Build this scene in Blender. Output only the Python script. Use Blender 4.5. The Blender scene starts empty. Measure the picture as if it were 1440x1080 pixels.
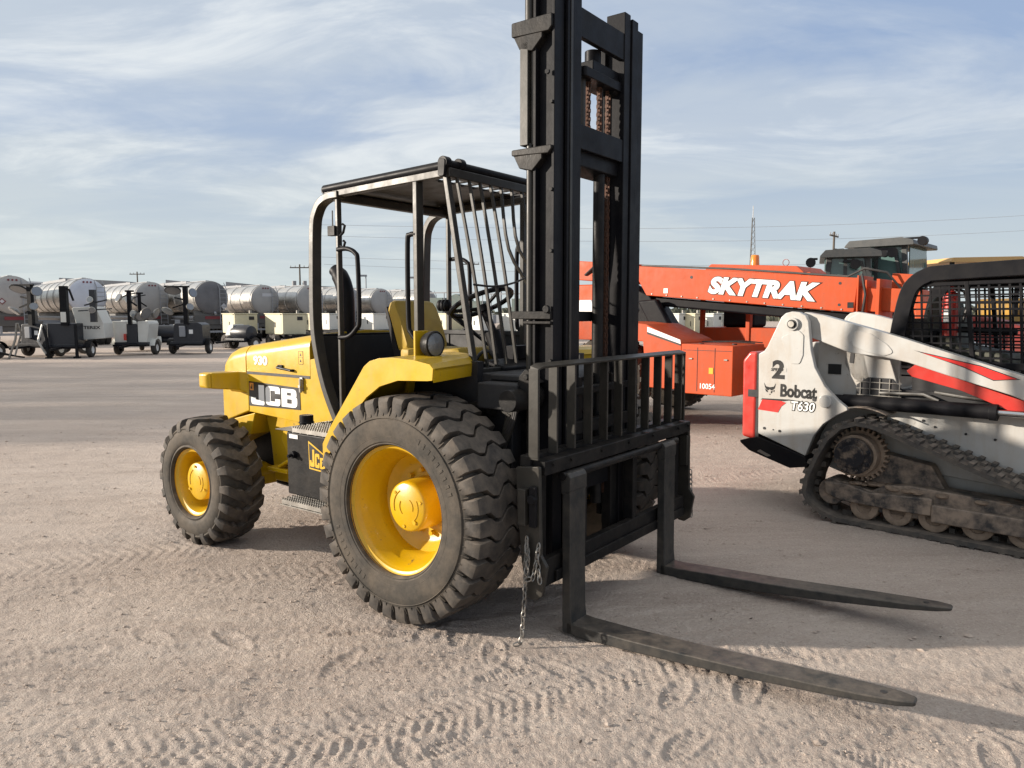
import bpy, bmesh, math, random
import numpy as np
from mathutils import Vector, Matrix, Euler
random.seed(7)
R=math.radians
S=bpy.context.scene
COL=S.collection
# ------------------------------------------------------------------ materials
def mat(name,col,rough=.5,metal=0.,dirt=None,dscale=6.,damt=.4,dust=0.,bump=0.,bscale=30.,coat=0.,spec=.5,vary=.0,dthr=.5,trans=0.,aniso=None,chips=None,streak=None):
    m=bpy.data.materials.new(name); m.use_nodes=True
    nt=m.node_tree; N=nt.nodes; L=nt.links
    b=N['Principled BSDF']
    b.inputs['Roughness'].default_value=rough; b.inputs['Metallic'].default_value=metal
    b.inputs['Coat Weight'].default_value=coat; b.inputs['Specular IOR Level'].default_value=spec
    b.inputs['Coat Roughness'].default_value=.12
    if trans: b.inputs['Transmission Weight'].default_value=trans
    tc=N.new('ShaderNodeTexCoord')
    def noise(sc,det=6,ro=.6):
        n=N.new('ShaderNodeTexNoise'); n.inputs['Scale'].default_value=sc; n.inputs['Detail'].default_value=det; n.inputs['Roughness'].default_value=ro
        if aniso:
            mp=N.new('ShaderNodeMapping'); mp.inputs['Scale'].default_value=aniso; L.new(tc.outputs['Object'],mp.inputs['Vector']); L.new(mp.outputs['Vector'],n.inputs['Vector'])
        else: L.new(tc.outputs['Object'],n.inputs['Vector'])
        return n
    def mixc(fac,a,bb):
        x=N.new('ShaderNodeMix'); x.data_type='RGBA'
        if hasattr(fac,'links'): L.new(fac,x.inputs[0])
        else: x.inputs[0].default_value=fac
        for s,i in ((a,6),(bb,7)):
            if hasattr(s,'links'): L.new(s,x.inputs[i])
            else: x.inputs[i].default_value=(*s,1)
        return x.outputs[2]
    def ramp(src,lo,hi,scale=1.):
        r=N.new('ShaderNodeMapRange'); r.inputs[1].default_value=lo; r.inputs[2].default_value=hi; r.inputs[4].default_value=scale; r.clamp=True
        L.new(src,r.inputs[0]); return r.outputs[0]
    c=tuple(col)
    if vary:
        n=noise(2.3,4); dk=tuple(v*(1-vary) for v in col); c=mixc(ramp(n.outputs[0],.3,.7),dk,col)
    if dirt is not None:
        n=noise(dscale,9,.65); c=mixc(ramp(n.outputs[0],dthr-.08,dthr+.16,damt),c,dirt)
    if streak:
        mp=N.new('ShaderNodeMapping'); mp.inputs['Scale'].default_value=(9,9,.9); L.new(tc.outputs['Object'],mp.inputs['Vector'])
        n=N.new('ShaderNodeTexNoise'); n.inputs['Scale'].default_value=2.2; n.inputs['Detail'].default_value=7; n.inputs['Roughness'].default_value=.65; L.new(mp.outputs['Vector'],n.inputs['Vector'])
        c=mixc(ramp(n.outputs[0],.50,.78,.55),c,streak)
    if chips:
        n=noise(23,7,.72); n2=noise(3.1,3,.5)
        a=ramp(n.outputs[0],.63,.67,1.); q=ramp(n2.outputs[0],.45,.62,.85)
        mu=N.new('ShaderNodeMath'); mu.operation='MULTIPLY'; L.new(a,mu.inputs[0]); L.new(q,mu.inputs[1]); c=mixc(mu.outputs[0],c,chips)
    if dust:
        g=N.new('ShaderNodeNewGeometry'); sx=N.new('ShaderNodeSeparateXYZ'); L.new(g.outputs['Normal'],sx.inputs[0])
        a=ramp(sx.outputs[2],-.1,1.,1.); n=noise(14,8,.7); nn=ramp(n.outputs[0],.3,.75,1.)
        mu=N.new('ShaderNodeMath'); mu.operation='MULTIPLY_ADD'; L.new(a,mu.inputs[0]); mu.inputs[1].default_value=dust; mu.inputs[2].default_value=dust*.25
        m2=N.new('ShaderNodeMath'); m2.operation='MULTIPLY'; L.new(mu.outputs[0],m2.inputs[0]); L.new(nn,m2.inputs[1])
        c=mixc(m2.outputs[0],c,(.36,.29,.23))
    if hasattr(c,'links'): L.new(c,b.inputs['Base Color'])
    else: b.inputs['Base Color'].default_value=(*c,1)
    n=noise(9,6); L.new(ramp(n.outputs[0],.25,.8,1),N.new('ShaderNodeMapRange').inputs[0]); mr=N[-1] if False else [x for x in N if x.type=='MAP_RANGE'][-1]
    mr.inputs[3].default_value=max(.03,rough-.1); mr.inputs[4].default_value=min(1,rough+.14); L.new(mr.outputs[0],b.inputs['Roughness'])
    if bump:
        n=noise(bscale,5); bp=N.new('ShaderNodeBump'); bp.inputs['Strength'].default_value=bump; bp.inputs['Distance'].default_value=.01
        L.new(n.outputs[0],bp.inputs['Height']); L.new(bp.outputs[0],b.inputs['Normal'])
    return m
# ------------------------------------------------------------------ mesh builder
class MB:
    def __init__(s): s.v=[]; s.f=[]; s.mi=[]; s.cur=0
    def add(s,v,f):
        o=len(s.v); s.v+= [tuple(p) for p in v]; s.f+=[tuple(i+o for i in q) for q in f]; s.mi+=[s.cur]*len(f); return s
    def box(s,x0,x1,y0,y1,z0,z1,M=None):
        v=[Vector((x,y,z)) for x in (x0,x1) for y in (y0,y1) for z in (z0,z1)]
        if M: v=[M@p for p in v]
        return s.add(v,[(0,1,3,2),(4,6,7,5),(0,4,5,1),(2,3,7,6),(0,2,6,4),(1,5,7,3)])
    def prism(s,pts,ax,a0,a1):
        n=len(pts)
        def P(p,a): return {'x':(a,p[0],p[1]),'y':(p[0],a,p[1]),'z':(p[0],p[1],a)}[ax]
        v=[P(p,a0) for p in pts]+[P(p,a1) for p in pts]
        return s.add(v,[tuple(range(n)),tuple(range(2*n-1,n-1,-1))]+[(i,(i+1)%n,n+(i+1)%n,n+i) for i in range(n)])
    def loft(s,rings,closed=True,caps=True):
        n=len(rings[0]); v=[p for r in rings for p in r]; f=[]
        for k in range(len(rings)-1):
            for i in range(n if closed else n-1):
                j=(i+1)%n; f.append((k*n+i,k*n+j,(k+1)*n+j,(k+1)*n+i))
        if caps: f+= [tuple(range(n-1,-1,-1)),tuple(range((len(rings)-1)*n,len(rings)*n))]
        return s.add(v,f)
    def tube(s,pts,r,n=8,closed=False,rs=None,rect=None,up=None):
        pts=[Vector(p) for p in pts]; rings=[]; m=len(pts)
        prev=None
        for i,p in enumerate(pts):
            a=pts[i-1] if (i or closed) else p; b=pts[(i+1)%m] if (i<m-1 or closed) else p
            t=(b-a).normalized()
            if prev is None:
                u=Vector(up) if up else (Vector((0,0,1)) if abs(t.z)<.9 else Vector((1,0,0)))
            else: u=prev
            u=(u-t*u.dot(t)).normalized(); w=t.cross(u); prev=u
            k=1.
            if 0<i<m-1 or closed:
                d1=(p-a).normalized(); d2=(b-p).normalized(); c=max(.5,math.sqrt(max(0,(1+d1.dot(d2))/2))); 
            rr=(rs[i] if rs else r)
            if rect: ring=[p+u*(sy*rect[1]/2)+w*(sx*rect[0]/2) for sx,sy in((-1,-1),(1,-1),(1,1),(-1,1))]
            else: ring=[p+u*(rr*math.cos(2*math.pi*q/n))+w*(rr*math.sin(2*math.pi*q/n)) for q in range(n)]
            rings.append(ring)
        if closed: rings.append(rings[0])
        return s.loft(rings,True,not closed)
    def bar(s,a,b,w,h,up=None): return s.tube([a,b],0,rect=(w,h),up=up)
    def cyl(s,a,b,r,r2=None,n=20): return s.tube([a,b],r,n,rs=[r,r2 if r2 is not None else r])
    def lathe(s,prof,o=(0,0,0),ax='y',n=48,closed=False):
        # prof: list of (radius, along-axis)
        rings=[]
        for r,a in prof:
            ring=[]
            for q in range(n):
                t=2*math.pi*q/n; c,d=r*math.cos(t),r*math.sin(t)
                p={'y':(c,a,d),'x':(a,c,d),'z':(c,d,a)}[ax]; ring.append((p[0]+o[0],p[1]+o[1],p[2]+o[2]))
            rings.append(ring)
        if closed: rings.append(rings[0])
        return s.loft(rings,True,False)
    def sphere(s,c,r,n=12,sc=(1,1,1)):
        rings=[]
        for i in range(1,n):
            t=math.pi*i/n; rings.append([(c[0]+sc[0]*r*math.sin(t)*math.cos(2*math.pi*q/(2*n)),c[1]+sc[1]*r*math.sin(t)*math.sin(2*math.pi*q/(2*n)),c[2]+sc[2]*r*math.cos(t)) for q in range(2*n)])
        return s.loft(rings)
    def build(s,name,m,parent=None,bevel=0.,seg=2,smooth=40,loc=None):
        me=bpy.data.meshes.new(name); me.from_pydata([tuple(p) for p in s.v],[],s.f); me.update()
        bm=bmesh.new(); bm.from_mesh(me); bmesh.ops.recalc_face_normals(bm,faces=bm.faces); bm.to_mesh(me); bm.free()
        if smooth: me.shade_smooth(); me.set_sharp_from_angle(angle=R(smooth))
        for mm in (m if isinstance(m,(list,tuple)) else [m]): me.materials.append(mm)
        if any(s.mi): me.polygons.foreach_set('material_index',s.mi)
        o=bpy.data.objects.new(name,me); COL.objects.link(o)
        if parent: o.parent=parent
        if loc: o.location=loc
        if bevel:
            b=o.modifiers.new('b','BEVEL'); b.width=bevel; b.segments=seg; b.limit_method='ANGLE'; b.angle_limit=R(35); b.harden_normals=True
        return o
def thing(name,label,cat,loc=(0,0,0),rz=0.,group=None):
    o=bpy.data.objects.new(name,None); COL.objects.link(o); o.empty_display_size=.3
    o.location=loc; o.rotation_euler=(0,0,rz); o['label']=label; o['category']=cat
    if group: o['group']=group
    return o
def tag(o,label=None,cat=None,group=None,kind=None):
    for k,v in (('label',label),('category',cat),('group',group),('kind',kind)):
        if v: o[k]=v
    return o
def copy_tree(o,parent=None,name=None):
    c=o.copy(); COL.objects.link(c)
    if parent: c.parent=parent
    for ch in list(o.children): copy_tree(ch,c)
    return c
def crs(pts,n=5):
    P=[Vector(p) for p in pts]; Q=[P[0]*2-P[1]]+P+[P[-1]*2-P[-2]]; out=[]
    for i in range(1,len(Q)-2):
        for k in range(n):
            t=k/n; a,b,c,d=Q[i-1],Q[i],Q[i+1],Q[i+2]
            out.append(.5*((2*b)+(c-a)*t+(2*a-5*b+4*c-d)*t*t+(3*b-a-3*c+d)*t**3))
    return out+[P[-1]]
def fillet(pts,r,n=5):
    out=[]; m=len(pts)
    rs=r if isinstance(r,(list,tuple)) else [r]*m
    for i in range(m):
        p=Vector(pts[i]); a=Vector(pts[i-1]); b=Vector(pts[(i+1)%m]); ri=rs[i]
        if not ri: out.append(tuple(p)); continue
        d1=(a-p).normalized(); d2=(b-p).normalized(); ang=d1.angle(d2)
        if ang>3.1: out.append(tuple(p)); continue
        t=min(ri/math.tan(ang/2),(a-p).length*.49,(b-p).length*.49)
        p1=p+d1*t; p2=p+d2*t
        for k in range(n+1):
            s=k/n; out.append(tuple((1-s)**2*p1+2*s*(1-s)*p+s*s*p2))
    return out
def arc(c,r,a0,a1,n):
    return [(c[0]+r*math.cos(R(a0+(a1-a0)*i/n)),c[1]+r*math.sin(R(a0+(a1-a0)*i/n))) for i in range(n+1)]
def text(s,size,m,parent,name='lettering',bold=0.,shear=0.,ext=.0015,sx=1.,M=None,space=1.,align='LEFT'):
    cu=bpy.data.curves.new('t','FONT'); cu.body=s; cu.size=size; cu.offset=bold; cu.shear=shear; cu.extrude=ext; cu.space_character=space; cu.align_x=align; cu.resolution_u=4
    t=bpy.data.objects.new('t',cu); COL.objects.link(t)
    dg=bpy.context.evaluated_depsgraph_get(); me=bpy.data.meshes.new_from_object(t.evaluated_get(dg))
    bpy.data.objects.remove(t); bpy.data.curves.remove(cu)
    me.transform((M or Matrix())@Matrix.Diagonal((sx,1,1,1))); me.materials.clear(); me.materials.append(m); me.name=name
    o=bpy.data.objects.new(name,me); COL.objects.link(o); o.parent=parent
    return o
def plane_M(origin,right,up):
    r=Vector(right).normalized(); u=Vector(up); u=(u-r*u.dot(r)).normalized(); n=r.cross(u)
    return Matrix(((r.x,u.x,n.x,origin[0]),(r.y,u.y,n.y,origin[1]),(r.z,u.z,n.z,origin[2]),(0,0,0,1)))
SIDE=lambda x,y,z: plane_M((x,y,z),(1,0,0),(0,0,1))     # writing on a face looking towards -y
# ------------------------------------------------------------------ shared materials
YEL=mat('yellow_paint',(.56,.350,.003),.36,dirt=(.36,.22,.02),dscale=3.5,damt=.35,dust=.07,chips=(.10,.07,.035),streak=(.40,.26,.04),coat=.12,spec=.35,vary=.06,bump=.03,bscale=60)
RIM=mat('yellow_rim_paint',(.57,.34,.0025),.36,chips=(.12,.08,.04),dirt=(.36,.22,.03),dscale=9,damt=.25,coat=.3,bump=.06,bscale=40,dthr=.55)
BLK=mat('black_frame_paint',(.0055,.006,.0085),.45,dirt=(.020,.019,.018),dscale=5,damt=.3,dust=.035,bump=.05,bscale=50,spec=.12)
BLK2=mat('worn_black_steel',(.0065,.007,.008),.46,dirt=(.030,.027,.024),dscale=7,damt=.45,dust=.07,bump=.12,bscale=40,spec=.15)
GUN=mat('dusty_guard_paint',(.022,.021,.018),.42,dirt=(.05,.045,.038),dscale=8,damt=.45,dust=.09,bump=.05,spec=.35)
FORK=mat('worn_fork_steel',(.020,.023,.025),.45,metal=.1,spec=.3,dirt=(.07,.063,.052),dscale=9,damt=.45,dust=.32,bump=.2,bscale=26)
RUB=mat('tyre_rubber',(.028,.027,.026),.72,dirt=(.12,.10,.08),dscale=9,damt=.55,dust=.4,bump=.18,bscale=45,spec=.3)
RUB2=mat('dusty_tyre_side',(.038,.036,.032),.78,dirt=(.115,.094,.072),dscale=5,damt=.6,dust=.35,bump=.2,bscale=50,spec=.2)
RUST=mat('rusty_chain_steel',(.09,.038,.021),.7,metal=.3,dirt=(.03,.022,.018),dscale=40,damt=.8,bump=.3)
CHR=mat('chrome_rod',(.55,.55,.55),.15,metal=1.)
STEEL=mat('bare_steel',(.30,.29,.27),.45,metal=.7,dirt=(.1,.08,.06),dscale=12,damt=.5)
VIN=mat('yellow_vinyl',(.42,.28,.03),.55,dirt=(.25,.15,.03),dscale=6,damt=.4,bump=.1)
DARK=mat('dark_interior',(.010,.011,.014),.6,dust=.1)
HOSE=mat('black_rubber_hose',(.012,.012,.013),.5,dust=.15)
GLASSL=mat('lamp_glass',(.24,.25,.26),.1,metal=.5,bump=.3,bscale=80)
WHT=mat('white_lettering',(.78,.78,.76),.45)
DBLK=mat('black_decal',(.012,.012,.013),.35)
DYEL=mat('yellow_decal',(.60,.36,.01),.4)
DORG=mat('orange_decal',(.62,.25,.05),.45)
DRED=mat('red_decal',(.66,.02,.015),.35,coat=.3)
# ------------------------------------------------------------------ wheels
def lug_strip(mb,secs,ang,R0):
    """secs: (y, angle offset, r_top, r_base, half angle) across the tread"""
    rings=[]
    for y,ao,rt,rb,h in secs:
        a=ang+ao; ring=[]
        for rr,aa in ((rb,a-h*1.12),(rt,a-h),(rt,a+h),(rb,a+h*1.12)):
            ring.append((rr*math.cos(aa),y,rr*math.sin(aa)))
        rings.append(ring)
    mb.loft(rings)
def wheel_front(parent,loc,flip=False,R0=.588):
    """24 inch wheel with a worn, wide-bar loader tyre; y=0 is the rim flange, the wheel reaches to +y"""
    rim=MB().lathe([(.334,-.004),(.338,.004),(.332,.012),(.318,.016),(.312,.03),(.300,.045),(.296,.10),(.268,.14),(.262,.20),(.225,.235),(.205,.25),(.14,.25),(.0,.25)],n=96)
    for k in range(12):
        a=R(30*k+12); rim.cyl((.17*math.cos(a),.225,.17*math.sin(a)),(.17*math.cos(a),.252,.17*math.sin(a)),.014,n=6)
    w=rim.build('wheel',RIM,parent,loc=loc)
    if flip: w.rotation_euler=(0,0,math.pi)
    h=MB().lathe([(.0,.085),(.118,.085),(.130,.094),(.134,.11),(.138,.25)],n=64)
    for a0,a1,rr in ((-60,30,.082),(120,200,.092),(-20,60,.045),(150,230,.05)):
        pts=[(rr*math.cos(R(a0+(a1-a0)*i/10)),.084,rr*math.sin(R(a0+(a1-a0)*i/10))) for i in range(11)]
        h.tube(pts,.0035,6)
    for a in (20,140,260): h.cyl((.105*math.cos(R(a)),.08,.105*math.sin(R(a))),(.105*math.cos(R(a)),.09,.105*math.sin(R(a))),.009,n=8)
    h.cyl((.095*math.cos(R(-50)),.076,.095*math.sin(R(-50))),(.095*math.cos(R(-50)),.09,.095*math.sin(R(-50))),.011,n=10)
    h.build('hub',RIM,w)
    # tyre carcass
    W=.385
    prof=[(.336,.006),(.338,-.010),(.345,-.022),(.352,-.020),(.356,-.026),(.40,-.030),(.45,-.032),(.50,-.026),(.53,-.012),(.548,.015),(.556,.07),(.560,.17),(.556,.27),(.548,.33),(.52,.37),(.46,.39),(.40,.38),(.345,.35),(.335,.33),(.326,.20),(.330,.05)]
    prof=[(r*R0/.6,y) if r>.36 else (r,y) for r,y in prof]
    t=MB().lathe(prof,n=120,closed=True)
    for rr,yy in ((.385,-.0285),(.478,-.0330)):
        t.lathe([(rr-.003,yy+.003),(rr,yy-.003),(rr+.003,yy+.003)],n=96,closed=True)
    for k in range(68):
        a=2*math.pi*k/68; ca,sa=math.cos(a),math.sin(a); t.bar((.488*ca,-.0275,.488*sa),(.528*ca,-.0135,.528*sa),.007,.006,up=(0,1,0))
    rd=random.Random(2)
    for a0 in (20,200):
        for k in range(9):
            a=R(a0+k*5.2); ca,sa=math.cos(a),math.sin(a); t.bar((.415*ca,-.0305,.415*sa),(.445*ca,-.0325,.445*sa),.012+.006*rd.random(),.005,up=(0,1,0))
    l=t; l.cur=1; n=34
    for k in range(n):
        a=2*math.pi*k/n+random.uniform(-.006,.006); h=.071
        rt=R0; q=random.uniform(-.003,.001)
        secs=[(-.024,.0,rt-.080,rt-.12,h*.74),(-.021,.0,rt-.03,rt-.10,h*.82),(-.012,.0,rt-.008+q,rt-.06,h*.90),(.0,.002,rt-.003+q,rt-.05,h*.93),
              (.06,.005,rt+q,rt-.045,h),(.095,-.045,rt+.002+q,rt-.045,h*1.08),(.135,-.055,rt+.002+q,rt-.045,h*1.1),(.19,.03,rt+.002+q,rt-.045,h*1.1),(.23,.045,rt+.002,rt-.045,h*1.08),
              (.27,-.02,rt,rt-.045,h),(.325,-.02,rt-.004,rt-.05,h*.86),(.345,-.02,rt-.012,rt-.06,h*.8),(.368,-.02,rt-.05,rt-.1,h*.65)]
        lug_strip(l,secs,a,R0)
    l.build('tyre',[RUB2,RUB],w,bevel=.005,seg=2)
    return w
def wheel_rear(parent,loc,flip=False,R0=.445):
    w=MB().lathe([(.232,-.003),(.234,.004),(.226,.012),(.212,.016),(.204,.03),(.196,.10),(.18,.15),(.15,.17),(.0,.17)],n=72).build('wheel',RIM,parent,loc=loc)
    if flip: w.rotation_euler=(0,0,math.pi)
    h=MB().lathe([(.0,.03),(.118,.03),(.128,.037),(.131,.05),(.134,.17)],n=56)
    for a0,a1,rr in ((-60,30,.075),(120,200,.088),(-20,60,.045)):
        h.tube([(rr*math.cos(R(a0+(a1-a0)*i/10)),.029,rr*math.sin(R(a0+(a1-a0)*i/10))) for i in range(11)],.0035,6)
    for a in (95,215,335): h.cyl((.105*math.cos(R(a)),.02,.105*math.sin(R(a))),(.105*math.cos(R(a)),.035,.105*math.sin(R(a))),.009,n=8)
    h.build('hub',RIM,w)
    prof=[(.236,.006),(.238,-.010),(.248,-.026),(.262,-.018),(.268,-.024),(.29,-.028),(.33,-.028),(.352,-.022),(.366,-.014),(.372,-.020),(.378,-.016),(.392,.0),(.402,.03),(.410,.14),(.402,.25),(.385,.285),(.33,.31),(.26,.30),(.240,.28),(.236,.14)]
    l=MB().lathe(prof,n=96,closed=True); l.cur=1; n=20; rt=R0
    for k in range(n):
        a=2*math.pi*k/n
        h=.105
        # near-side chevron arm
        secs=[(-.022,-.01,rt-.062,rt-.09,h*.55),(-.014,-.01,rt-.03,rt-.08,h*.62),(.0,-.005,rt-.010,rt-.06,h*.7),(.02,.02,rt-.004,rt-.045,h*.72),(.07,.10,rt,rt-.04,h*.74),(.095,.10,rt+.001,rt-.04,h*.82),(.12,.16,rt+.002,rt-.04,h*.80),(.165,.22,rt+.002,rt-.04,h*.74),(.172,.22,rt-.002,rt-.04,h*.70)]
        lug_strip(l,[(y,-ao,r1,r2,hh) for y,ao,r1,r2,hh in secs],a,R0)
        b=a+math.pi/n
        secs=[(.282,-.01,rt-.03,rt-.08,h*.62),(.27,-.005,rt-.010,rt-.06,h*.7),(.25,.02,rt-.004,rt-.045,h*.72),(.20,.10,rt,rt-.04,h*.74),(.17,.12,rt+.001,rt-.04,h*.76),(.145,.17,rt+.002,rt-.04,h*.70),(.118,.17,rt-.001,rt-.04,h*.62)]
        lug_strip(l,[(y,-ao-.12,r1,r2,hh) for y,ao,r1,r2,hh in secs],b,R0)
    l.build('tyre',[RUB2,RUB],w,bevel=.004,seg=2)
    return w
# ------------------------------------------------------------------ the forklift (local: +x forward, -y side seen, metres)
def forklift():
    T=thing('forklift','yellow and black rough terrain forklift with tall mast, its two forks lowered to the dirt','forklift',(-.019,4.480,0),R(-36.887))
    wheel_front(T,(0,-.966,.589)); wheel_front(T,(0,.966,.589),True)
    wheel_rear(T,(-2.055,-.879,.435)); wheel_rear(T,(-2.055,.879,.435),True)
    # --- chassis
    m=MB()
    m.prism(fillet([(-2.3,.55),(-1.3,.36),(.25,.42),(.45,.5),(.45,.95),(-1.0,.95),(-1.9,.9),(-2.3,.85)],.05),'y',-.34,.34)
    m.box(-.1,.5,-.42,.42,.62,1.02)
    m.build('chassis',BLK2,T,bevel=.01)
    MB().box(-.12,.12,-.68,.68,.47,.71).cyl((0,-.74,.589),(0,.74,.589),.10).build('front_axle',BLK2,T,bevel=.015)
    m=MB().box(-2.12,-1.99,-.62,.62,.33,.50).cyl((-2.055,-.72,.43),(-2.055,.72,.43),.07)
    m.box(-2.02,-1.2,-.10,.10,.30,.42)
    m.build('rear_axle',YEL,T,bevel=.012)
    MB().tube([(-1.9,-.30,.36),(-1.2,-.38,.36),(-.9,-.42,.36)],.018,8).build('drag_link',BLK2,T)
    # yellow frame pieces between the wheels
    m=MB()
    m.prism([(-2.26,.80),(-1.87,.893),(-1.93,.73),(-2.26,.60)],'y',-.50,.50)                 # rear skirt
    m.prism([(-1.90,.89),(-1.0,.89),(-1.0,.5),(-1.45,.40),(-1.80,.40),(-1.84,.72)],'y',-.40,.40)
    m.prism([(-1.58,.885),(-1.0,.885),(-1.0,.50),(-1.50,.50),(-1.64,.72)],'y',-.455,-.41)
    m.tube([(-1.60,-.47,.54),(-1.48,-.47,.60),(-1.40,-.47,.75)],0,rect=(.10,.02))
    m.box(-1.72,-1.5,-.52,-.40,.50,.53)
    m.build('frame_rail',YEL,T,bevel=.008)
    # --- counterweight with side wings
    m=MB().prism(fillet([(-2.255,.80),(-2.26,1.16),(-1.99,1.176),(-1.935,1.14),(-1.935,.90)],[.02,.03,.01,.01,.01]),'y',-.503,.503)
    m.build('counterweight',YEL,T,bevel=.012)
    for s in (-1,1):
        m=MB(); 
        prof=lambda x0,z0,x1,z1:[(x0,z0),(x1,z0),(x1,z1),(x0,z1)]
        m.loft([[(x0,s*y,z0),(x1,s*y,z0),(x1,s*y,z1),(x0,s*y,z1)] for y,x0,x1,z0,z1 in ((.44,-2.20,-1.88,.985,1.168),(.535,-2.13,-1.985,1.048,1.178),(.745,-2.12,-1.995,1.072,1.182))])
        m.loft([[(-2.12,s*.745,1.072),(-1.997,s*.745,1.072),(-1.997,s*.745,1.182),(-2.12,s*.745,1.182)],[(-2.115,s*.765,1.076),(-2.01,s*.765,1.076),(-2.01,s*.765,1.178),(-2.115,s*.765,1.178)],[(-2.105,s*.776,1.085),(-2.03,s*.776,1.085),(-2.03,s*.776,1.17),(-2.105,s*.776,1.17)]])
        m.build('counterweight_wing',YEL,T,bevel=.01)
    # --- engine hood: crowned cover over a side panel
    def hood_ring(x,zt,zb,w=.5,r=.085):
        pts=[(-w,zb),(-w,zt-r)]
        for i in range(1,7):
            a=R(180-90*i/6); pts.append((-w+r+r*math.cos(a),zt-r*1.0+r*math.sin(a)))
        pts.append((0,zt+.022))
        full=pts+[(-y,z) for y,z in reversed(pts[:-1])]
        return [(x,y,z) for y,z in full]
    m=MB().loft([hood_ring(-1.955,1.368,1.176),hood_ring(-1.6,1.412,1.176),hood_ring(-1.245,1.455,1.176),])
    for k in range(3): pass
    m.build('engine_hood',YEL,T,bevel=.004)
    m=MB().loft([hood_ring(-2.262,1.05,.99,.45,.03),hood_ring(-2.262,1.12,.95,.47,.05),hood_ring(-2.25,1.20,.90,.49,.07),hood_ring(-2.225,1.27,.90,.499,.08),hood_ring(-2.18,1.317,.90,.5,.085),hood_ring(-2.11,1.343,.90,.5,.085),hood_ring(-1.962,1.367,.90,.5,.085)])
    m.build('rear_grille_cowl',YEL,T,bevel=.003)
    MB().prism(fillet([(-1.957,.897),(-1.957,1.170),(-1.318,1.170),(-1.245,1.29),(-1.19,1.30),(-1.02,.92),(-.955,.845)],[.01,.01,.01,.01,.01,.02,.01]),'y',-.498,-.47).prism([(-1.957,.897),(-1.957,1.170),(-1.318,1.170),(-1.245,1.29),(-1.19,1.30),(-1.02,.92),(-.955,.845)],'y',.47,.498).box(-1.95,-1.30,-.465,.465,.90,1.165).build('side_panel',YEL,T,bevel=.005)
    MB().box(-1.245,-1.19,-.465,.465,.80,1.455).box(-1.19,-.95,-.46,.46,.80,.92).build('bulkhead',BLK,T)
    MB().box(-1.95,-1.25,-.5015,-.49,1.163,1.182).build('panel_seam',DARK,T)
    m=MB().tube([(-1.572,-.505,1.228),(-1.572,-.522,1.226),(-1.42,-.522,1.211),(-1.415,-.503,1.211)],.009,8); m.box(-1.58,-1.53,-.512,-.499,1.213,1.243)
    m.build('hood_handle',BLK,T,bevel=.002)
    m=MB().box(-1.345,-1.315,-.512,-.499,1.08,1.17).cyl((-1.33,-.515,1.07),(-1.33,-.515,1.16),.011).box(-1.34,-1.318,-.53,-.5,1.10,1.118)
    m.build('hood_latch',STEEL,T,bevel=.002)
    # decals
    dz=MB()
    dz.add([(-1.931,-.5012,1.113),(-1.36,-.5012,1.097),(-1.355,-.5012,.950),(-1.931,-.5012,.938)],[(0,1,2,3)])
    d=dz.build('brand_decal',DBLK,T)
    M0=SIDE(-1.897,-.5025,.952)
    def letter(polys,x,z,w,h,nm,mt=WHT,par=None,yy=-.5035):
        mb=MB()
        for po in polys:
            pp=[(x+p[0]*w,z+p[1]*h) for p in po]; mb.add([(p[0],yy,p[1]) for p in pp]+[(p[0],yy+.0008,p[1]) for p in pp],[tuple(range(len(pp))),tuple(range(2*len(pp)-1,len(pp)-1,-1))]+[(i,(i+1)%len(pp),len(pp)+(i+1)%len(pp),len(pp)+i) for i in range(len(pp))])
        return mb.build(nm,mt,par or T)
    def rr(x0,z0,x1,z1,r): return fillet([(x0,z0),(x1,z0),(x1,z1),(x0,z1)],r,4)
    # slab letters J C B drawn as strokes
    J=[fillet([(.0,.0),(.78,.0),(1,.0),(1,1),(.58,1),(.58,.24),(.36,.24),(.36,.36),(.0,.36)],[.25,0,.3,0,0,.05,.05,0,0],4)]
    Cc=[fillet([(0,0),(1,0),(1,.36),(.66,.36),(.66,.22),(.36,.22),(.36,.78),(.66,.78),(.66,.64),(1,.64),(1,1),(0,1)],[.25,.25,0,0,.04,.04,.04,.04,0,0,.25,.25],4)]
    Bb=[fillet([(0,0),(1,0),(1,.56),(.36,.56),(.36,.44),(.66,.44),(.66,.20),(.36,.20),(.36,.56),(0,.56)],[0,.25,.12,0,0,.03,.03,0,0,0],4),fillet([(0,.56),(.36,.56),(.36,.80),(.62,.80),(.62,.64),(.36,.64),(.36,.54),(.96,.54),(.96,1),(0,1)],[0,0,0,.03,.03,0,0,.12,.25,0],4)]
    letter(J,-1.905,.952,.155,.140,'lettering',par=d); letter(Cc,-1.735,.958,.165,.132,'lettering',par=d); letter(Bb,-1.555,.960,.170,.124,'lettering',par=d)
    MB().box(-1.920,-1.875,-.5032,-.5014,1.05,1.102).build('emblem',DORG,d)
    MB().prism([(-1.908,1.06),(-1.888,1.06),(-1.888,1.092),(-1.896,1.092),(-1.896,1.076),(-1.908,1.076)],'y',-.5042,-.5034).build('emblem',DBLK,d)
    o=text('930',.082,WHT,T,bold=.0035,M=SIDE(-1.865,-.5015,1.236),sx=1.3)
    m=MB().box(-1.362,-1.317,-.5015,-.4995,1.256,1.342); w_=m.build('warning_label',DYEL,T)
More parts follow.
